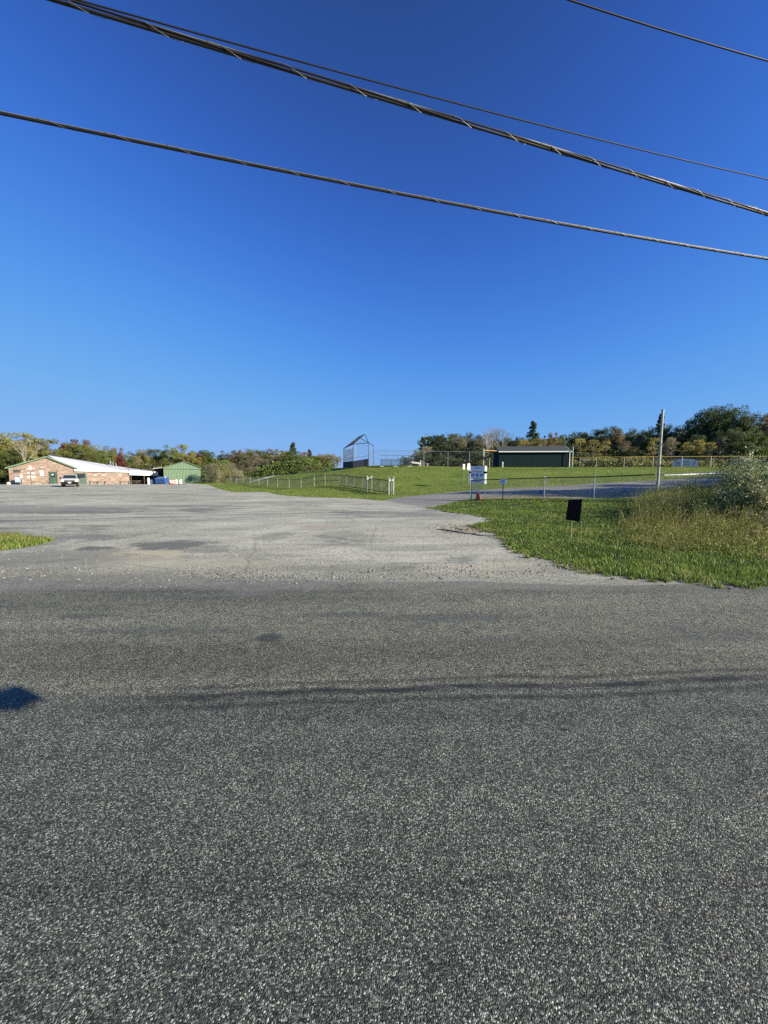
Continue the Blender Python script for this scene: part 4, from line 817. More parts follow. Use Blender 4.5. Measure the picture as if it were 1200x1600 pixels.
# dumpster
q = T(P(253.5, 757, 80).x, 80); e = empty('dumpster', q, 'blue steel dumpster with sloping lid between pavilion and orange barrels', 'dumpster')
m = MB(); m.prism([(q.x-1.0, q.y-.7, q.z+.12), (q.x-1.05, q.y-.75, q.z+1.1), (q.x-1.05, q.y+.8, q.z+1.45), (q.x-1.0, q.y+.7, q.z+.12)], (2.0, 0, 0)); m.build('body', M['blue'], e)
m = MB(); m.prism([(q.x-1.08, q.y-.8, q.z+1.12), (q.x-1.08, q.y-.8, q.z+1.18), (q.x-1.08, q.y+.82, q.z+1.53), (q.x-1.08, q.y+.82, q.z+1.47)], (2.06, 0, 0)); m.build('lid', plain('grey_blue_lid', (.10, .16, .28), .5), e)
m = MB(); m.box((q.x+.75, q.y-.02, q.z+1.42), (.32, .02, .3)); m.build('notice', M['white'], e)
for s in (-.8, .75):
    m = MB(); m.box((q.x+s, q.y-.45, q.z+.06), (.16, .2, .14)); m.build('foot', M['black'], e)
for z_ in (.45, .8): m = MB(); m.box((q.x-.03, q.y-.76, q.z+z_), (1.95, .05, .07)); m.build('rib', M['blue'], e)
# construction barrels
def barrel(px, Y, kind, label):
    q = T(P(px, 757, Y).x, Y); e = empty('traffic_barrel', q, label, 'barrel', 'traffic barrels beside the dumpster')
    m = MB(); m.lathe(q, [(.33, 0), (.33, .07)], 12); m.build('base', M['black'], e)
    zs = [.07, .28, .45, .62, .78, .92]; rs = [.29, .28, .27, .26, .245, .23]
    for i in range(5):
        m = MB(); m.lathe((q.x, q.y, q.z), [(rs[i]-.004*(i % 2), zs[i]), (rs[i+1]-.004*(i % 2), zs[i+1])], 12)
        mt = ('orange', 'white')[i % 2] if kind == 0 else ('white', 'orange')[(i == 1)*1] if kind == 1 else 'white'; m.build('band', M[mt], e)
    m = MB(); m.tube([(q.x-.1, q.y, q.z+.92), (q.x, q.y, q.z+1.05), (q.x+.1, q.y, q.z+.92)], .02, 5); m.build('handle', M['black'], e)
barrel(266.5, 78, 0, 'orange and white traffic barrel nearest the blue dumpster'); barrel(270.5, 77, 0, 'orange and white traffic barrel, second from the dumpster')
barrel(275.5, 78, 1, 'mostly white traffic barrel with one orange band beside the dumpster'); barrel(282.3, 78.5, 2, 'all white traffic barrel farthest from the dumpster')
# ------------------------------------------------------------------ pickup truck, front on
q = T(P(110.5, 758, 57).x, 57); tr = empty('pickup_truck', (0, 0, 0), 'silver pickup truck parked nose-out in front of the brick hall', 'pickup truck')
def part(m, name, mt, par=tr, bevel=.03, smooth=False): return m.build(name, M[mt], par, bevel=bevel, local=True, smooth=smooth)
m = MB(); m.prism([(-.95, -2.7, .55), (-.95, -2.7, .98), (-.95, -2.4, 1.12), (-.95, -1.1, 1.18), (-.95, 2.8, 1.18), (-.95, 2.8, .55)], (1.9, 0, 0)); part(m, 'body', 'silver', bevel=.06)
m = MB(); m.add([(-.88, -1.15, 1.16), (.88, -1.15, 1.16), (.88, 1.1, 1.16), (-.88, 1.1, 1.16), (-.68, -.45, 1.72), (.68, -.45, 1.72), (.70, .85, 1.74), (-.70, .85, 1.74)], [(0, 3, 2, 1), (4, 5, 6, 7), (0, 1, 5, 4), (1, 2, 6, 5), (2, 3, 7, 6), (3, 0, 4, 7)]); cab = part(m, 'cab', 'silver', bevel=.05)
m = MB(); m.prism([(-.80, -1.10, 1.20), (.80, -1.10, 1.20), (.64, -.50, 1.67), (-.64, -.50, 1.67)], (0, -.03, .01)); part(m, 'windshield', 'glass', cab, 0)
for s in (-1, 1):
    m = MB(); m.prism([(s*.875, -.8, 1.22), (s*.875, .9, 1.22), (s*.715, .75, 1.66), (s*.715, -.42, 1.66)], (s*.02, 0, .01)); part(m, 'side_window', 'glass', cab, 0)
    m = MB(); m.box((s*.78, -2.71, .86), (.28, .06, .2)); part(m, 'headlight', 'signwhite')
    m = MB(); m.box((s*1.08, -.75, 1.28), (.2, .12, .24)); m.box((s*.97, -.75, 1.22), (.1, .05, .05)); part(m, 'mirror', 'black')
    for y_ in (-1.75, 1.8):
        wh = MB(); nn = 16; vs = [(s*.95-s*x_, y_+.38*math.cos(2*math.pi*j/nn), .38+.38*math.sin(2*math.pi*j/nn)) for x_ in (0, .26) for j in range(nn)]
        wh.add(vs, [(j, (j+1) % nn, nn+(j+1) % nn, nn+j) for j in range(nn)]+[tuple(range(nn))[::-1], tuple(range(nn, 2*nn))]); w_ = part(wh, 'wheel', 'rubber', bevel=0)
        wh = MB(); vs = [(s*(.953+x_), y_+.22*math.cos(2*math.pi*j/nn), .38+.22*math.sin(2*math.pi*j/nn)) for x_ in (0, .02) for j in range(nn)]
        wh.add(vs, [(j, (j+1) % nn, nn+(j+1) % nn, nn+j) for j in range(nn)]+[tuple(range(nn))[::-1], tuple(range(nn, 2*nn))]); part(wh, 'rim', 'chrome', w_, 0)
m = MB(); m.box((0, -2.72, .86), (1.2, .06, .24)); gr = part(m, 'grille', 'darkrail', bevel=0)
m = MB(); m.box((0, -2.76, .87), (1.22, .03, .06)); part(m, 'grille_bar', 'chrome', gr, 0)
m = MB(); m.box((0, -2.8, .58), (1.94, .2, .30)); part(m, 'bumper', 'black'); m = MB(); m.box((0, -2.74, .42), (1.7, .3, .16)); part(m, 'air_dam', 'black')
m = MB(); m.box((0, -2.92, .62), (.34, .02, .16)); part(m, 'number_plate', 'white', bevel=0)
m = MB(); m.box((0, 0, .42), (1.5, 5.0, .2)); part(m, 'chassis', 'black')
tr.location = q; tr.rotation_euler = (0, 0, R(37))

# ================================================================== TREES
def tube_arrays(segs, n=5):
    V = []; F = []
    for p, q, r0, r1 in segs:
        p = np.array(p); q = np.array(q); t = q-p; t = t/(np.linalg.norm(t)+1e-9); u = np.cross(t, [0, 0, 1.0]) if abs(t[2]) < .95 else np.cross(t, [1.0, 0, 0]); u /= np.linalg.norm(u); w = np.cross(t, u); b = len(V)
        for c_, r_ in ((p, r0), (q, r1)):
            for j in range(n): a_ = 2*np.pi*j/n; V.append(c_+(u*np.cos(a_)+w*np.sin(a_))*r_)
        F += [(b+j, b+(j+1) % n, b+n+(j+1) % n, b+n+j) for j in range(n)]
    return np.array(V), np.array(F)
def tree_proto(kind, seed, leaf, bark, Hh=10.0, Rr=3.4, ncl=70, per=170, ls=.25, low=.14):
    gg = np.random.default_rng(seed); C_ = []
    if kind == 'pine':
        for i in range(ncl):
            z = gg.uniform(.22, 1.0); r_ = Rr*(1.02-z)**.75*1.05*gg.uniform(.35, 1.0); a_ = gg.uniform(0, 2*np.pi); C_.append((r_*np.cos(a_), r_*np.sin(a_), z*Hh, Rr*.26*(1.15-z*.7)))
    elif kind == 'bush':
        for i in range(ncl):
            d = gg.normal(size=3); d /= np.linalg.norm(d); r_ = gg.uniform(.3, .95)**.6; C_.append((d[0]*Rr*r_, d[1]*Rr*r_, abs(d[2])*Hh*.88*r_+.06*Hh, Rr*.26*gg.uniform(.6, 1.2)))
    else:
        lob = [(gg.uniform(-.45, .45)*Rr, gg.uniform(-.45, .45)*Rr, Hh*gg.uniform(.45, .8), Rr*gg.uniform(.5, .75)) for _ in range(5)]+[(0, 0, Hh*.8, Rr*.5), (gg.uniform(-.2, .2)*Rr, 0, Hh*.35, Rr*.8)]
        for i in range(ncl):
            lx, ly, lz, lr = lob[i % len(lob)]; d = gg.normal(size=3); d /= np.linalg.norm(d); z = lz+d[2]*lr*.95
            z = min(max(z, Hh*low), Hh*.97); C_.append((lx+d[0]*lr, ly+d[1]*lr, z, Rr*.25*gg.uniform(.55, 1.25)))
    C_ = np.array(C_); n = len(C_)*per; i = np.repeat(np.arange(len(C_)), per)
    d = gg.normal(size=(n, 3)); d /= np.linalg.norm(d, axis=1)[:, None]; rr = C_[i, 3:4]*gg.uniform(.25, 1.15, (n, 1))**.5
    pos = C_[i, :3]+d*rr*np.array([1.1, 1.1, .75]); pos[:, 2] = np.maximum(pos[:, 2], .05)
    nr_ = d*.6+gg.normal(size=(n, 3))*.6; nr_ /= np.linalg.norm(nr_, axis=1)[:, None]; a_ = np.cross(nr_, gg.normal(size=(n, 3))); a_ /= np.linalg.norm(a_, axis=1)[:, None]; b_ = np.cross(nr_, a_)
    s = ls*gg.uniform(.5, 1.2, (n, 1)); a_ *= s/2; b_ *= s/2*.62
    V = np.stack([pos-a_, pos+b_, pos+a_, pos-b_], 1).reshape(-1, 3); F = np.arange(n)[:, None]*4+np.array([[0, 1, 2, 3]])
    crown = raw('crown', V, F, None, [LM[leaf]], None)
    segs = []; tr_ = .022*Hh if kind != 'bush' else .012*Hh; top = np.array([0, 0, Hh*.72]); pts_ = [np.array([0, 0, -.3])]
    for j in range(1, 5): pts_.append(np.array([gg.normal()*.02*Hh*.5, gg.normal()*.02*Hh*.5, Hh*.18*j]))
    for j in range(4): segs.append((pts_[j], pts_[j+1], tr_*(1-.2*j), tr_*(1-.2*(j+1))))
    for cc_ in C_[::2]:
        j = min(4, max(1, int((cc_[2]/Hh-.15)/.18))) if kind != 'bush' else 1; st_ = pts_[j]; mid_ = (st_+cc_[:3])/2+np.array([0, 0, -.04*Hh]); segs += [(st_, mid_, tr_*.38, tr_*.22), (mid_, cc_[:3], tr_*.22, tr_*.06)]
    V, F = tube_arrays(segs); trunk = raw('trunk', V, F, None, [M[bark]], None, smooth=True)
    return crown, trunk
protos = {}
def proto(key, *a_, **kw):
    protos[key] = tree_proto(*a_, **kw)
for i, lf in enumerate(('green', 'olive', 'rust', 'bright', 'grey', 'gold', 'red')):
    proto('round_'+lf, 'round', 20+i, lf, 'bark')
proto('round_green2', 'round', 41, 'green', 'bark', ncl=84, per=150); proto('round_olive2', 'round', 42, 'olive', 'bark', ncl=60, per=180); proto('round_dark', 'round', 46, 'dark', 'bark', ncl=90, per=150)
proto('pine_dark', 'pine', 43, 'dark', 'bark', Hh=10, Rr=2.6, ncl=70, per=120, ls=.24)
proto('birch_gold', 'round', 44, 'gold', 'pale_bark', Hh=10, Rr=2.3, ncl=46, per=120, ls=.2, low=.28); proto('birch_tan', 'round', 45, 'tan', 'pale_bark', Hh=10, Rr=2.5, ncl=48, per=110, ls=.2, low=.25)
proto('bush_grey', 'bush', 47, 'grey', 'bark', Hh=4, Rr=3, ncl=46, per=110, ls=.17); proto('bush_olive', 'bush', 48, 'olive', 'bark', Hh=4, Rr=3, ncl=40, per=120, ls=.17); proto('bush_tan', 'bush', 49, 'tan', 'bark', Hh=4, Rr=3, ncl=40, per=100, ls=.15)
for c_, t_ in protos.values():
    for o in (c_, t_): COL.objects.unlink(o)
ORD = ['first', 'second', 'third', 'fourth', 'fifth', 'sixth', 'seventh', 'eighth', 'ninth', 'tenth', 'eleventh', 'twelfth', 'thirteenth', 'fourteenth', 'fifteenth', 'sixteenth', 'seventeenth', 'eighteenth', 'nineteenth', 'twentieth', 'twenty-first', 'twenty-second', 'twenty-third', 'twenty-fourth', 'twenty-fifth']
DESC = {'round_green': 'green leafy tree', 'round_green2': 'green leafy tree', 'round_olive': 'olive-green tree', 'round_olive2': 'olive-green tree', 'round_rust': 'rust-brown tree', 'round_bright': 'bright green tree', 'round_grey': 'grey-green tree', 'round_gold': 'golden-leaved tree', 'round_red': 'dark red tree', 'round_dark': 'tall dark green tree', 'pine_dark': 'dark pine', 'birch_gold': 'slender golden birch', 'birch_tan': 'slender tan birch with pale trunk', 'bush_grey': 'grey-green shrub', 'bush_olive': 'olive shrub', 'bush_tan': 'tan shrub'}
forest = []
def tree(key, px, Y, top, wpx, zone):
    """a tree whose crown centre is seen at column px, with its top at row top, wpx wide"""
    x_ = P(px, 742, Y).x; z = h(x_, Y); Ht = P(px, top, Y).z-z; c_, t_ = protos[key]; bH = 4 if 'bush' in key else 10; bR = {'pine_dark': 2.5, 'birch_gold': 2.6, 'birch_tan': 2.8}.get(key, 3.2 if 'bush' in key else 4.0)
    e = empty('shrub' if 'bush' in key else 'pine_tree' if 'pine' in key else 'birch_tree' if 'birch' in key else 'tree', (x_, Y, z-.1), None, 'shrub' if 'bush' in key else 'tree')
    wr = wpx/600*Y/2/bR; e.scale = (wr*1.08, wr*1.08, Ht/bH/.93); e.rotation_euler = (0, 0, rnd.uniform(0, 6.28))
    for o in (c_, t_): k_ = o.copy(); COL.objects.link(k_); k_.parent = e
    forest.append((px, key, zone, e))
Zl = 'behind the brick hall'; Zs = 'around the green shed'; Zm = 'between green shed and backstop'; Zr = 'behind the tall hilltop fence'; Zo = 'behind the outfield fence'
for key, px, Y, top, w in (('round_olive', 8, 88, 683, 60), ('round_olive2', 40, 92, 681, 62), ('round_green', -22, 86, 679, 70), ('round_green', 62, 96, 694, 40), ('round_green2', 22, 84, 704, 50), ('round_grey', 50, 100, 686, 44),
     ('round_olive2', 88, 96, 691, 40), ('round_red', 112, 99, 688, 34), ('round_rust', 134, 98, 691, 38), ('round_green2', 122, 92, 696, 50), ('round_olive', 152, 97, 699, 44), ('round_green', 168, 95, 700, 40), ('round_rust', 184, 99, 703, 30), ('round_red', 189, 93, 711, 18), ('round_green', 202, 102, 708, 34), ('birch_tan', 104, 100, 696, 26), ('round_green', 142, 90, 704, 40)):
    tree(key, px, Y, top, w, Zl)
for key, px, Y, top, w in (('round_olive', 226, 108, 706, 34), ('round_green2', 244, 110, 703, 36), ('round_green', 266, 108, 698, 38), ('round_olive2', 286, 112, 698, 40), ('round_gold', 303, 106, 708, 26), ('round_rust', 314, 108, 710, 26), ('birch_tan', 214, 104, 712, 22), ('bush_grey', 236, 100, 722, 26), ('round_bright', 330, 110, 706, 30), ('round_dark', 318, 116, 704, 34), ('bush_grey', 334, 84, 722, 34), ('bush_olive', 345, 86, 720, 36), ('bush_grey', 362, 90, 722, 40), ('bush_tan', 345, 82, 734, 24), ('bush_tan', 372, 84, 732, 34)):
    tree(key, px, Y, top, w, Zs)
for key, px, Y, top, w in (('round_green', 352, 116, 706, 34), ('round_rust', 370, 114, 706, 32), ('round_olive', 388, 118, 704, 36), ('round_grey', 379, 104, 712, 36), ('birch_tan', 400, 108, 709, 26), ('round_green2', 408, 116, 705, 34), ('round_rust', 424, 118, 704, 32), ('birch_tan', 430, 106, 710, 24), ('round_olive2', 440, 118, 706, 32), ('round_gold', 447, 112, 708, 26),
     ('pine_dark', 459, 124, 695, 26), ('pine_dark', 484, 126, 705, 20), ('round_bright', 456, 104, 706, 40), ('round_rust', 474, 116, 708, 30), ('round_bright', 470, 100, 712, 34), ('round_green2', 490, 108, 713, 34), ('round_olive', 500, 112, 711, 28), ('round_dark', 509, 116, 714, 18), ('birch_tan', 518, 108, 708, 24), ('birch_tan', 527, 109, 712, 18), ('round_grey', 412, 100, 718, 34), ('round_olive2', 434, 100, 722, 28), ('bush_grey', 396, 96, 728, 34), ('bush_olive', 446, 98, 728, 34), ('bush_grey', 478, 97, 726, 36), ('bush_olive', 426, 97, 729, 30), ('bush_olive', 500, 98, 727, 30)):
    tree(key, px, Y, top, w, Zm)
for key, px, Y, top, w in (('birch_tan', 668, 100, 697, 30), ('round_olive', 650, 104, 704, 16), ('round_dark', 684, 106, 681, 34), ('round_green2', 710, 108, 679, 38), ('round_dark', 732, 108, 678, 40), ('round_grey', 716, 98, 684, 36), ('round_grey', 745, 98, 686, 34), ('round_green', 760, 104, 682, 34), ('birch_tan', 766, 94, 688, 24), ('round_dark', 790, 106, 684, 36), ('pine_dark', 830, 112, 664, 34), ('round_dark', 812, 104, 684, 34), ('birch_gold', 818, 90, 686, 26), ('birch_gold', 846, 88, 684, 26), ('round_rust', 860, 96, 680, 26), ('round_olive', 836, 92, 688, 26), ('round_green', 874, 100, 683, 26), ('round_dark', 700, 96, 694, 30), ('round_dark', 736, 94, 698, 30), ('bush_grey', 690, 88, 718, 36), ('bush_grey', 725, 86, 716, 36), ('bush_olive', 755, 84, 718, 34), ('round_dark', 776, 92, 697, 30)):
    tree(key, px, Y, top, w, Zr)
for key, px, Y, top, w in (('round_dark', 902, 104, 676, 36), ('round_dark', 930, 102, 672, 36), ('birch_gold', 905, 82, 684, 26), ('birch_gold', 926, 80, 686, 26), ('birch_gold', 944, 82, 688, 22), ('round_dark', 955, 98, 667, 34), ('round_rust', 962, 88, 675, 30), ('round_dark', 985, 98, 671, 34), ('birch_tan', 974, 80, 688, 24), ('birch_gold', 990, 76, 697, 22), ('round_grey', 998, 86, 678, 28), ('round_dark', 1014, 94, 669, 30), ('pine_dark', 1027, 92, 653, 28), ('birch_gold', 1020, 74, 683, 24), ('round_dark', 1040, 88, 665, 30), ('birch_tan', 1046, 74, 682, 26), ('round_dark', 1064, 88, 666, 34),
     ('birch_gold', 1070, 70, 690, 24), ('birch_gold', 1088, 71, 686, 22), ('round_dark', 1080, 84, 651, 36), ('round_dark', 1100, 80, 638, 42), ('round_dark', 1122, 82, 635, 38), ('round_dark', 1144, 76, 637, 44), ('round_dark', 1170, 76, 648, 44), ('birch_gold', 1104, 66, 690, 22), ('birch_tan', 1122, 66, 680, 26), ('round_dark', 1140, 66, 670, 40), ('round_rust', 1196, 72, 650, 36), ('round_green', 1172, 66, 668, 40), ('round_dark', 1200, 66, 672, 44), ('round_olive', 1218, 68, 660, 44), ('bush_grey', 920, 76, 716, 34), ('bush_olive', 950, 74, 715, 34), ('bush_grey', 985, 72, 714, 36), ('bush_olive', 1030, 70, 713, 36), ('bush_grey', 1060, 68, 712, 34), ('bush_olive', 1095, 66, 712, 34), ('bush_grey', 1130, 65, 712, 36), ('round_dark', 1160, 64, 690, 36), ('round_dark', 1010, 82, 684, 26), ('round_dark', 1056, 80, 682, 26), ('round_dark', 940, 90, 688, 34), ('round_dark', 1085, 74, 680, 26)):
    tree(key, px, Y, top, w, Zo)
# trees standing outside the frame to the right, whose shade lies over the driveway
Zx = 'right of the driveway, beyond the picture edge'
for key, x_, y_, Ht_, R_ in (('round_green', 23.5, 18.8, 6.6, 3.2), ('round_green2', 24.6, 21.2, 8.2, 2.9), ('round_dark', 29, 20.5, 7, 3.8), ('round_green2', 34.5, 23, 7.6, 4), ('round_dark', 32, 17, 11, 3.4), ('round_olive', 41, 25.5, 8, 4.4), ('round_dark', 48, 28, 9, 5), ('round_olive2', 56, 31, 10, 5), ('round_green', 65, 35, 11, 5)):
    z = h(x_, y_); c_, t_ = protos[key]; e = empty('tree', (x_, y_, z-.1), None, 'tree'); e.scale = (R_/4, R_/4, Ht_/10)
    for o in (c_, t_): k_ = o.copy(); COL.objects.link(k_); k_.parent = e
    forest.append((600+600*x_/y_, key, Zx, e))
# bare trees with pale branches
def bare(px, Y, top, seed, spread, label, mat='pale_bark', name='bare_tree', n0=5, wide=.5):
    gg = random.Random(seed); x_ = P(px, 742, Y).x; z = h(x_, Y); Ht = P(px, top, Y).z-z; segs = []
    def grow(p, d, L, r_, lev):
        q_ = p+d*L; segs.append((p, q_, r_, r_*.7))
        if lev == 0: return
        for _ in range(3 if lev > 1 else 3):
            dd = (d+Vector((gg.uniform(-1, 1), gg.uniform(-1, 1), gg.uniform(-.15, .6)))*spread).normalized(); grow(q_, dd, L*gg.uniform(.6, .85), r_*.62, lev-1)
    b_ = Vector((0, 0, -.2)); segs.append((b_, Vector((0, 0, Ht*.2)), Ht*.018, Ht*.015))
    for _ in range(n0): grow(Vector((0, 0, Ht*.18)), Vector((gg.uniform(-wide, wide), gg.uniform(-wide, wide), 1)).normalized(), Ht*.27, Ht*.010, 4)
    V, F = tube_arrays(segs, 4); V[:, 2] *= Ht/V[:, 2].max(); V += np.array([x_, Y, z]); return tag(raw(name, V, F, None, [M[mat]]), label, 'tree')
bare(776, 78, 667, 3, .42, 'bare tree with many pale branches at the left end of the dark hut')
bare(38, 80, 681, 8, .45, 'dead tree with pale bare branches among the trees behind the hall gable', n0=2, wide=.5)
bare(762, 90, 668, 5, .35, 'thin bare grey tree just left of the pale branching one', 'galv_dull', n0=3)
for z in (Zl, Zs, Zm, Zr, Zo, Zx):
    byd = {}
    for px, key, zn, e in sorted([f_ for f_ in forest if f_[2] == z], key=lambda f_: f_[0]): byd.setdefault(DESC[key], []).append(e)
    for dsc, es in byd.items():
        for i, e in enumerate(es):
            e['label'] = (f'{dsc} {z}' if len(es) == 1 else f'{dsc} {z}, {ORD[i]} from left'); e['group'] = 'trees and shrubs '+z
# a far wood closing the horizon
def wood(name, label, x0, x1, Y, hh, n, mats):
    gg = np.random.default_rng(5); x = gg.uniform(x0, x1, n); y = Y+gg.normal(0, 6, n); top = hh*(.65+.5*fbm(x*.06, x*0, 4, 3)); z = H(x, y)+top*gg.uniform(0, 1, n)**.6
    o = cards(name, np.stack([x, y, z], 1), gg.uniform(.5, 1.2, n), LM[mats], asp=.7); tag(o, label, 'wood', kind='stuff')
def under(label, pts, hh, n, mt, seed):
    gg = np.random.default_rng(seed); pts = np.array(pts, float); i = gg.integers(0, len(pts)-1, n); t = gg.uniform(0, 1, n)[:, None]; p = pts[i]*(1-t)+pts[i+1]*t
    x = p[:, 0]+gg.normal(0, .8, n); y = p[:, 1]+gg.normal(0, 1.6, n); top = hh*(.1+1.5*fbm(x*.28, y*.2, seed, 3)**1.5); z = H(x, y)+top*gg.uniform(0, 1, n)
    tag(cards('undergrowth', np.stack([x, y, z], 1), gg.uniform(.2, .5, n), LM[mt], asp=.7), kind='stuff', label=label)
under('dark undergrowth filling the foot of the wood behind the outfield fence', [(16, 98), (30, 90), (46, 82), (58, 73), (72, 68)], 4.6, 40000, 'dark', 31)
under('olive brush at the foot of the birches behind the outfield fence', [(30, 76), (42, 70), (54, 63)], 1.8, 5000, 'olive', 32)
under('dark undergrowth behind the tall hilltop fence', [(5, 96), (14, 90), (26, 86), (32, 84)], 4.0, 26000, 'dark', 33)
under('green brush at the foot of the trees beyond the long fence', [(-46, 100), (-38, 97), (-30, 96), (-22, 98), (-14, 102)], 4.0, 30000, 'green', 34)
under('green undergrowth behind the brick hall and green shed', [(-110, 86), (-92, 92), (-74, 96), (-60, 100), (-46, 104)], 4.5, 36000, 'green', 35)
wood('far_wood', 'far green wood reading as one mass behind the left-hand trees', -210, -20, 150, 7.0, 26000, 'olive'); wood('far_wood', 'far dark wood reading as one mass behind the right-hand trees', 12, 190, 130, 11, 26000, 'dark')
# ------------------------------------------------------------------ the leafy bush on the right
def leafbush(name, cx, cy, rx, ry, hh, nst, nl, ls, mat, label, seed, lean=(0, 0)):
    gg = np.random.default_rng(seed); e = empty(name, T(cx, cy), label, 'bush'); z0 = h(cx, cy); segs = []; tips = []
    for i in range(nst):
        a_ = gg.uniform(0, 2*np.pi); r_ = gg.uniform(0, 1)**.5; bx, by = cx+r_*.5*rx*np.cos(a_), cy+r_*.5*ry*np.sin(a_); top = np.array([cx+lean[0]+r_*rx*np.cos(a_)*1.1+gg.normal()*.15, cy+lean[1]+r_*ry*np.sin(a_)*1.1, z0+hh*(1-.62*r_**2.0)*gg.uniform(.5, 1.18)])
        b_ = np.array([bx, by, h(bx, by)-.05]); mid_ = (b_+top)/2+np.array([(bx-cx)*.25, (by-cy)*.25, .12*hh]); pts_ = [b_*(1-t)**2+2*mid_*t*(1-t)+top*t*t for t in np.linspace(0, 1, 6)]
        for j in range(5): segs.append((pts_[j], pts_[j+1], .011-.0016*j, .011-.0016*(j+1)))
        for j in range(nl):
            t = gg.uniform(.12, 1)**.8*5; k_ = min(4, int(t)); tips.append(pts_[k_]*(1-(t-k_))+pts_[k_+1]*(t-k_))
    V, F = tube_arrays(segs, 4); raw('stems', V, F, None, [M['bark']], e)
    tp = np.array(tips); tp += gg.normal(size=tp.shape)*np.array([.085, .085, .06]); tp[:, 2] = np.maximum(tp[:, 2], z0+.05)
    cards('leaves', tp, gg.uniform(.5, 1.15, len(tp))*ls, LM[mat], e, .42, up=.3); return e
leafbush('leafy_bush', 11.2, 11.4, 1.12, 1.0, 1.6, 80, 150, .10, 'silver', 'large silvery green leafy bush at the right edge of the verge', 11)
leafbush('leafy_bush', 12.9, 12.4, 1.35, 1.4, 2.6, 85, 170, .11, 'silver', 'tallest pale leafy bush cut off by the right picture edge', 12)
leafbush('leafy_bush', 14.9, 15.6, 1.2, 1.2, 2.0, 70, 150, .09, 'silver', 'pale leafy bush farther back against the fence right of the steel pole', 13)
leafbush('leafy_bush', 10.7, 9.9, .9, .7, .75, 60, 120, .06, 'grey', 'low grey-green bush at the foot of the large silvery bush', 14)
leafbush('leafy_bush', 18.6, 16.0, 2.2, 2.0, 3.2, 80, 120, .11, 'green', 'green thicket beyond the right edge behind the silvery bushes', 15)
leafbush('leafy_bush', 21.5, 19.2, 2.2, 2.0, 3.4, 80, 120, .12, 'green', 'big green thicket beyond the right edge near the driveway', 16)
# white-flowering shrub past the end of the fence
bushq = P(1166, 729, 50); e = empty('flowering_shrub', T(bushq.x, 50), 'shrub covered in white blossom beyond the outfield grass at right', 'shrub')
gg = np.random.default_rng(77); n_ = 2600; d = gg.normal(size=(n_, 3)); d /= np.linalg.norm(d, axis=1)[:, None]; pz = np.array([bushq.x, 50, h(bushq.x, 50)+.9])+d*gg.uniform(.5, 1, (n_, 1))*np.array([1.6, .9, .75])
cards('leaves', pz[:1500], .14, LM['green'], e); cards('blossom', pz[1500:], .12, M['white'], e)
V, F = tube_arrays([((bushq.x+i*.4, 50, h(bushq.x, 50)-.1), (bushq.x+i*.9, 50, h(bushq.x, 50)+1.0), .03, .01) for i in (-1, 0, 1)], 5); raw('stems', V, F, None, [M['bark']], e)

# ================================================================== OVERHEAD CABLES
def cable_path(obs, Z0, kx, x0=-14, x1=34, n=140):
    """a hanging line through the observed points, in the vertical plane Y = Z0 + kx*X"""
    pts_ = []
    for px, py in obs:
        k_ = (px-600)/600; b_ = (800-py)/600; dy = math.cos(PITCH)+b_*math.sin(PITCH); dz = -math.sin(PITCH)+b_*math.cos(PITCH)
        t = Z0/(dy-kx*k_); pts_.append((k_*t, Z0+kx*k_*t, 1.6+dz*t))
    X_ = np.array([p[0] for p in pts_]); Zz = np.array([p[2] for p in pts_]); cf_ = np.polyfit(X_, Zz, 2 if len(X_) > 2 else 1)
    print('cable', np.round(cf_, 4), np.round(pts_[0], 2), np.round(pts_[-1], 2))
    xs = np.linspace(max(x0, X_[0]-6), min(x1, X_[-1]+16), n); return [Vector((x, Z0+kx*x, float(np.polyval(cf_, x)))) for x in xs]
def helix(path, r, pitch, ph, per=9):
    out = []; s = 0
    L = [0]
    for i in range(1, len(path)): L.append(L[-1]+(path[i]-path[i-1]).length)
    n = int(L[-1]/pitch*per); j = 0
    for i in range(n+1):
        s = L[-1]*i/n
        while j < len(L)-2 and L[j+1] < s: j += 1
        f_ = (s-L[j])/(L[j+1]-L[j]); p_ = path[j].lerp(path[j+1], f_); t = (path[j+1]-path[j]).normalized(); u_ = t.cross(Vector((0, 0, 1))).normalized(); w_ = t.cross(u_); a_ = 2*math.pi*s/pitch+ph
        out.append(p_+u_*math.cos(a_)*r+w_*math.sin(a_)*r)
    return out
# lowest cable: one jacketed cable lashed under a steel strand
p1_ = cable_path([(0, 177), (200, 215), (400, 258), (600, 298), (800, 335), (1000, 371), (1200, 404)], 7.4, .25)
e = empty('overhead_cable', p1_[0], 'lowest overhead cable, black and lashed to a strand with spiral wire', 'cable', 'overhead utility lines')
MB().tube([p+Vector((0, 0, -.012)) for p in p1_], .021, 8).build('jacket', M['cable'], e, smooth=True); MB().tube([p+Vector((0, 0, .018)) for p in p1_], .006, 6).build('strand', M['strand'], e, smooth=True)
MB().tube(helix(p1_, .031, .85, 0, 10), .0030, 4).build('lashing_wire', M['strand'], e, smooth=True)
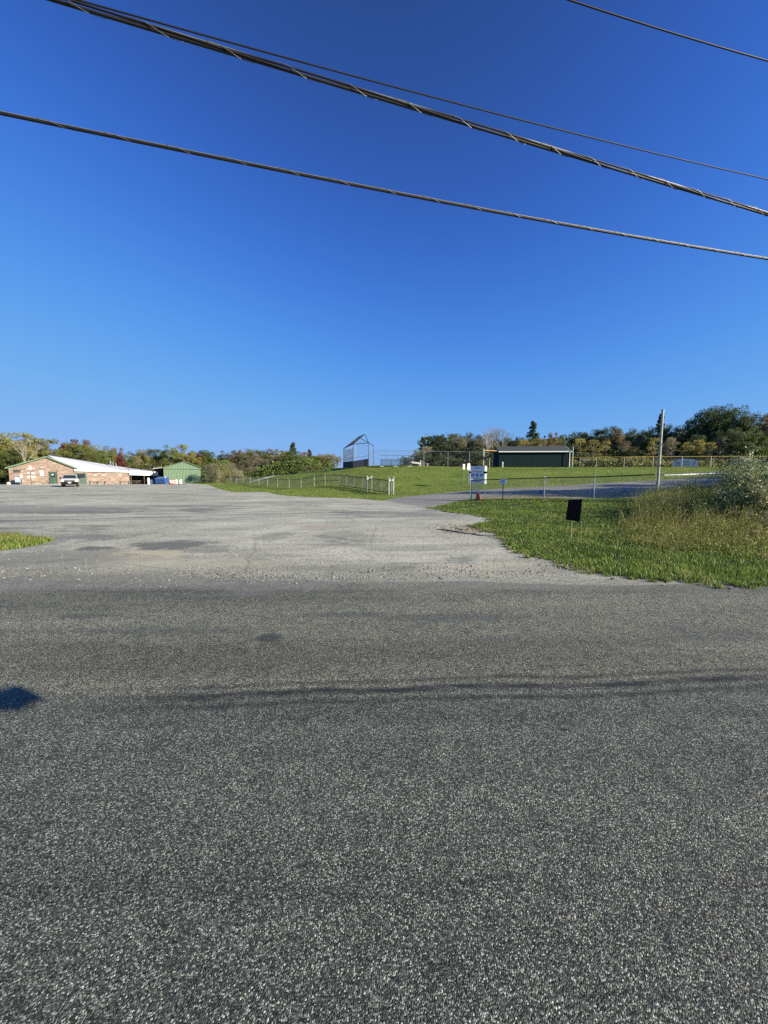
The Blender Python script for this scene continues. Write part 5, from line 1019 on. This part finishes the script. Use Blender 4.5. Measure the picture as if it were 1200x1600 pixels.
# thick bundle
p2_ = cable_path([(80, 0), (240, 40), (400, 93), (600, 155), (800, 213), (1000, 275), (1200, 334)], 5.8, .30)
e = empty('overhead_cable', p2_[0], 'thickest overhead cable bundle of several twisted black cables and strands', 'cable', 'overhead utility lines')
MB().tube([p+Vector((0, 0, -.018)) for p in p2_], .018, 8).build('cable', M['cable'], e, smooth=True)
for ph in (0, 2.1, 4.2): MB().tube(helix(p2_, .022, 7.5, ph, 16), .0115, 6).build('cable', M['cable'], e, smooth=True)
MB().tube([p+Vector((0, 0, .034)) for p in p2_], .0055, 6).build('strand', M['strand'], e, smooth=True); MB().tube(helix(p2_, .041, .8, 0, 10), .0030, 4).build('lashing_wire', M['strand'], e, smooth=True)
p3_ = cable_path([(120, 0), (400, 77), (600, 131), (800, 184), (1000, 234), (1200, 280)], 6.6, .30)
o = MB().tube(p3_, .011, 6).build('overhead_cable', M['cable'], smooth=True); tag(o, 'thin overhead wire running just above the thick cable bundle', 'cable', 'overhead utility lines')
p4_ = cable_path([(890, 0), (1000, 36), (1100, 66), (1200, 95)], 6.6, .22)
o = MB().tube(p4_, .014, 6).build('overhead_cable', M['cable'], smooth=True); tag(o, 'short uppermost overhead wire crossing the top right corner', 'cable', 'overhead utility lines')
# unseen tree added behind the viewer; a branch tip shades the road's left edge
tz_ = h(3.6, -5.5); c_, t_ = protos['round_green']; e = empty('tree', (3.6, -5.5, tz_-.1), 'small green tree added unseen behind the viewer to shade the left road edge', 'tree'); e.scale = (.42, .42, .62)
for o in (c_, t_): k_ = o.copy(); COL.objects.link(k_); k_.parent = e
X_c, Y_c = gnd(0, 1093); L_c = 2.4/math.tan(SUN_EL); hx, hy = X_c+L_c*sx/math.cos(SUN_EL), Y_c+L_c*sy/math.cos(SUN_EL)
gg = np.random.default_rng(5); n_ = 260; d = gg.normal(size=(n_, 3)); d /= np.linalg.norm(d, axis=1)[:, None]; pz = np.array([hx, hy, 2.4])+d*gg.uniform(0, 1, (n_, 1))**.5*np.array([.24, .13, .05])
sc_ = e.scale; o_ = Vector((3.6, -5.5, tz_-.1))
br_ = MB().tube([((0)/sc_[0], 0, 3.0/sc_[2]), ((hx-3.6)*.5/sc_[0], (hy+5.5)*.5/sc_[1], 2.9/sc_[2]), ((hx-3.6-.05)/sc_[0], (hy+5.5-.1)/sc_[1], (2.4-tz_)/sc_[2])], [.09, .05, .03], 6).build('branch', M['bark'], e, local=True)
V = pz-np.array([o_.x, o_.y, o_.z]); V = V/np.array([sc_[0], sc_[1], sc_[2]])
cards('leaves', V, .20, LM['green'], e, asp=.6, local=True)
print('tris', sum(len(o.data.polygons) for o in bpy.data.objects if o.type == 'MESH'))
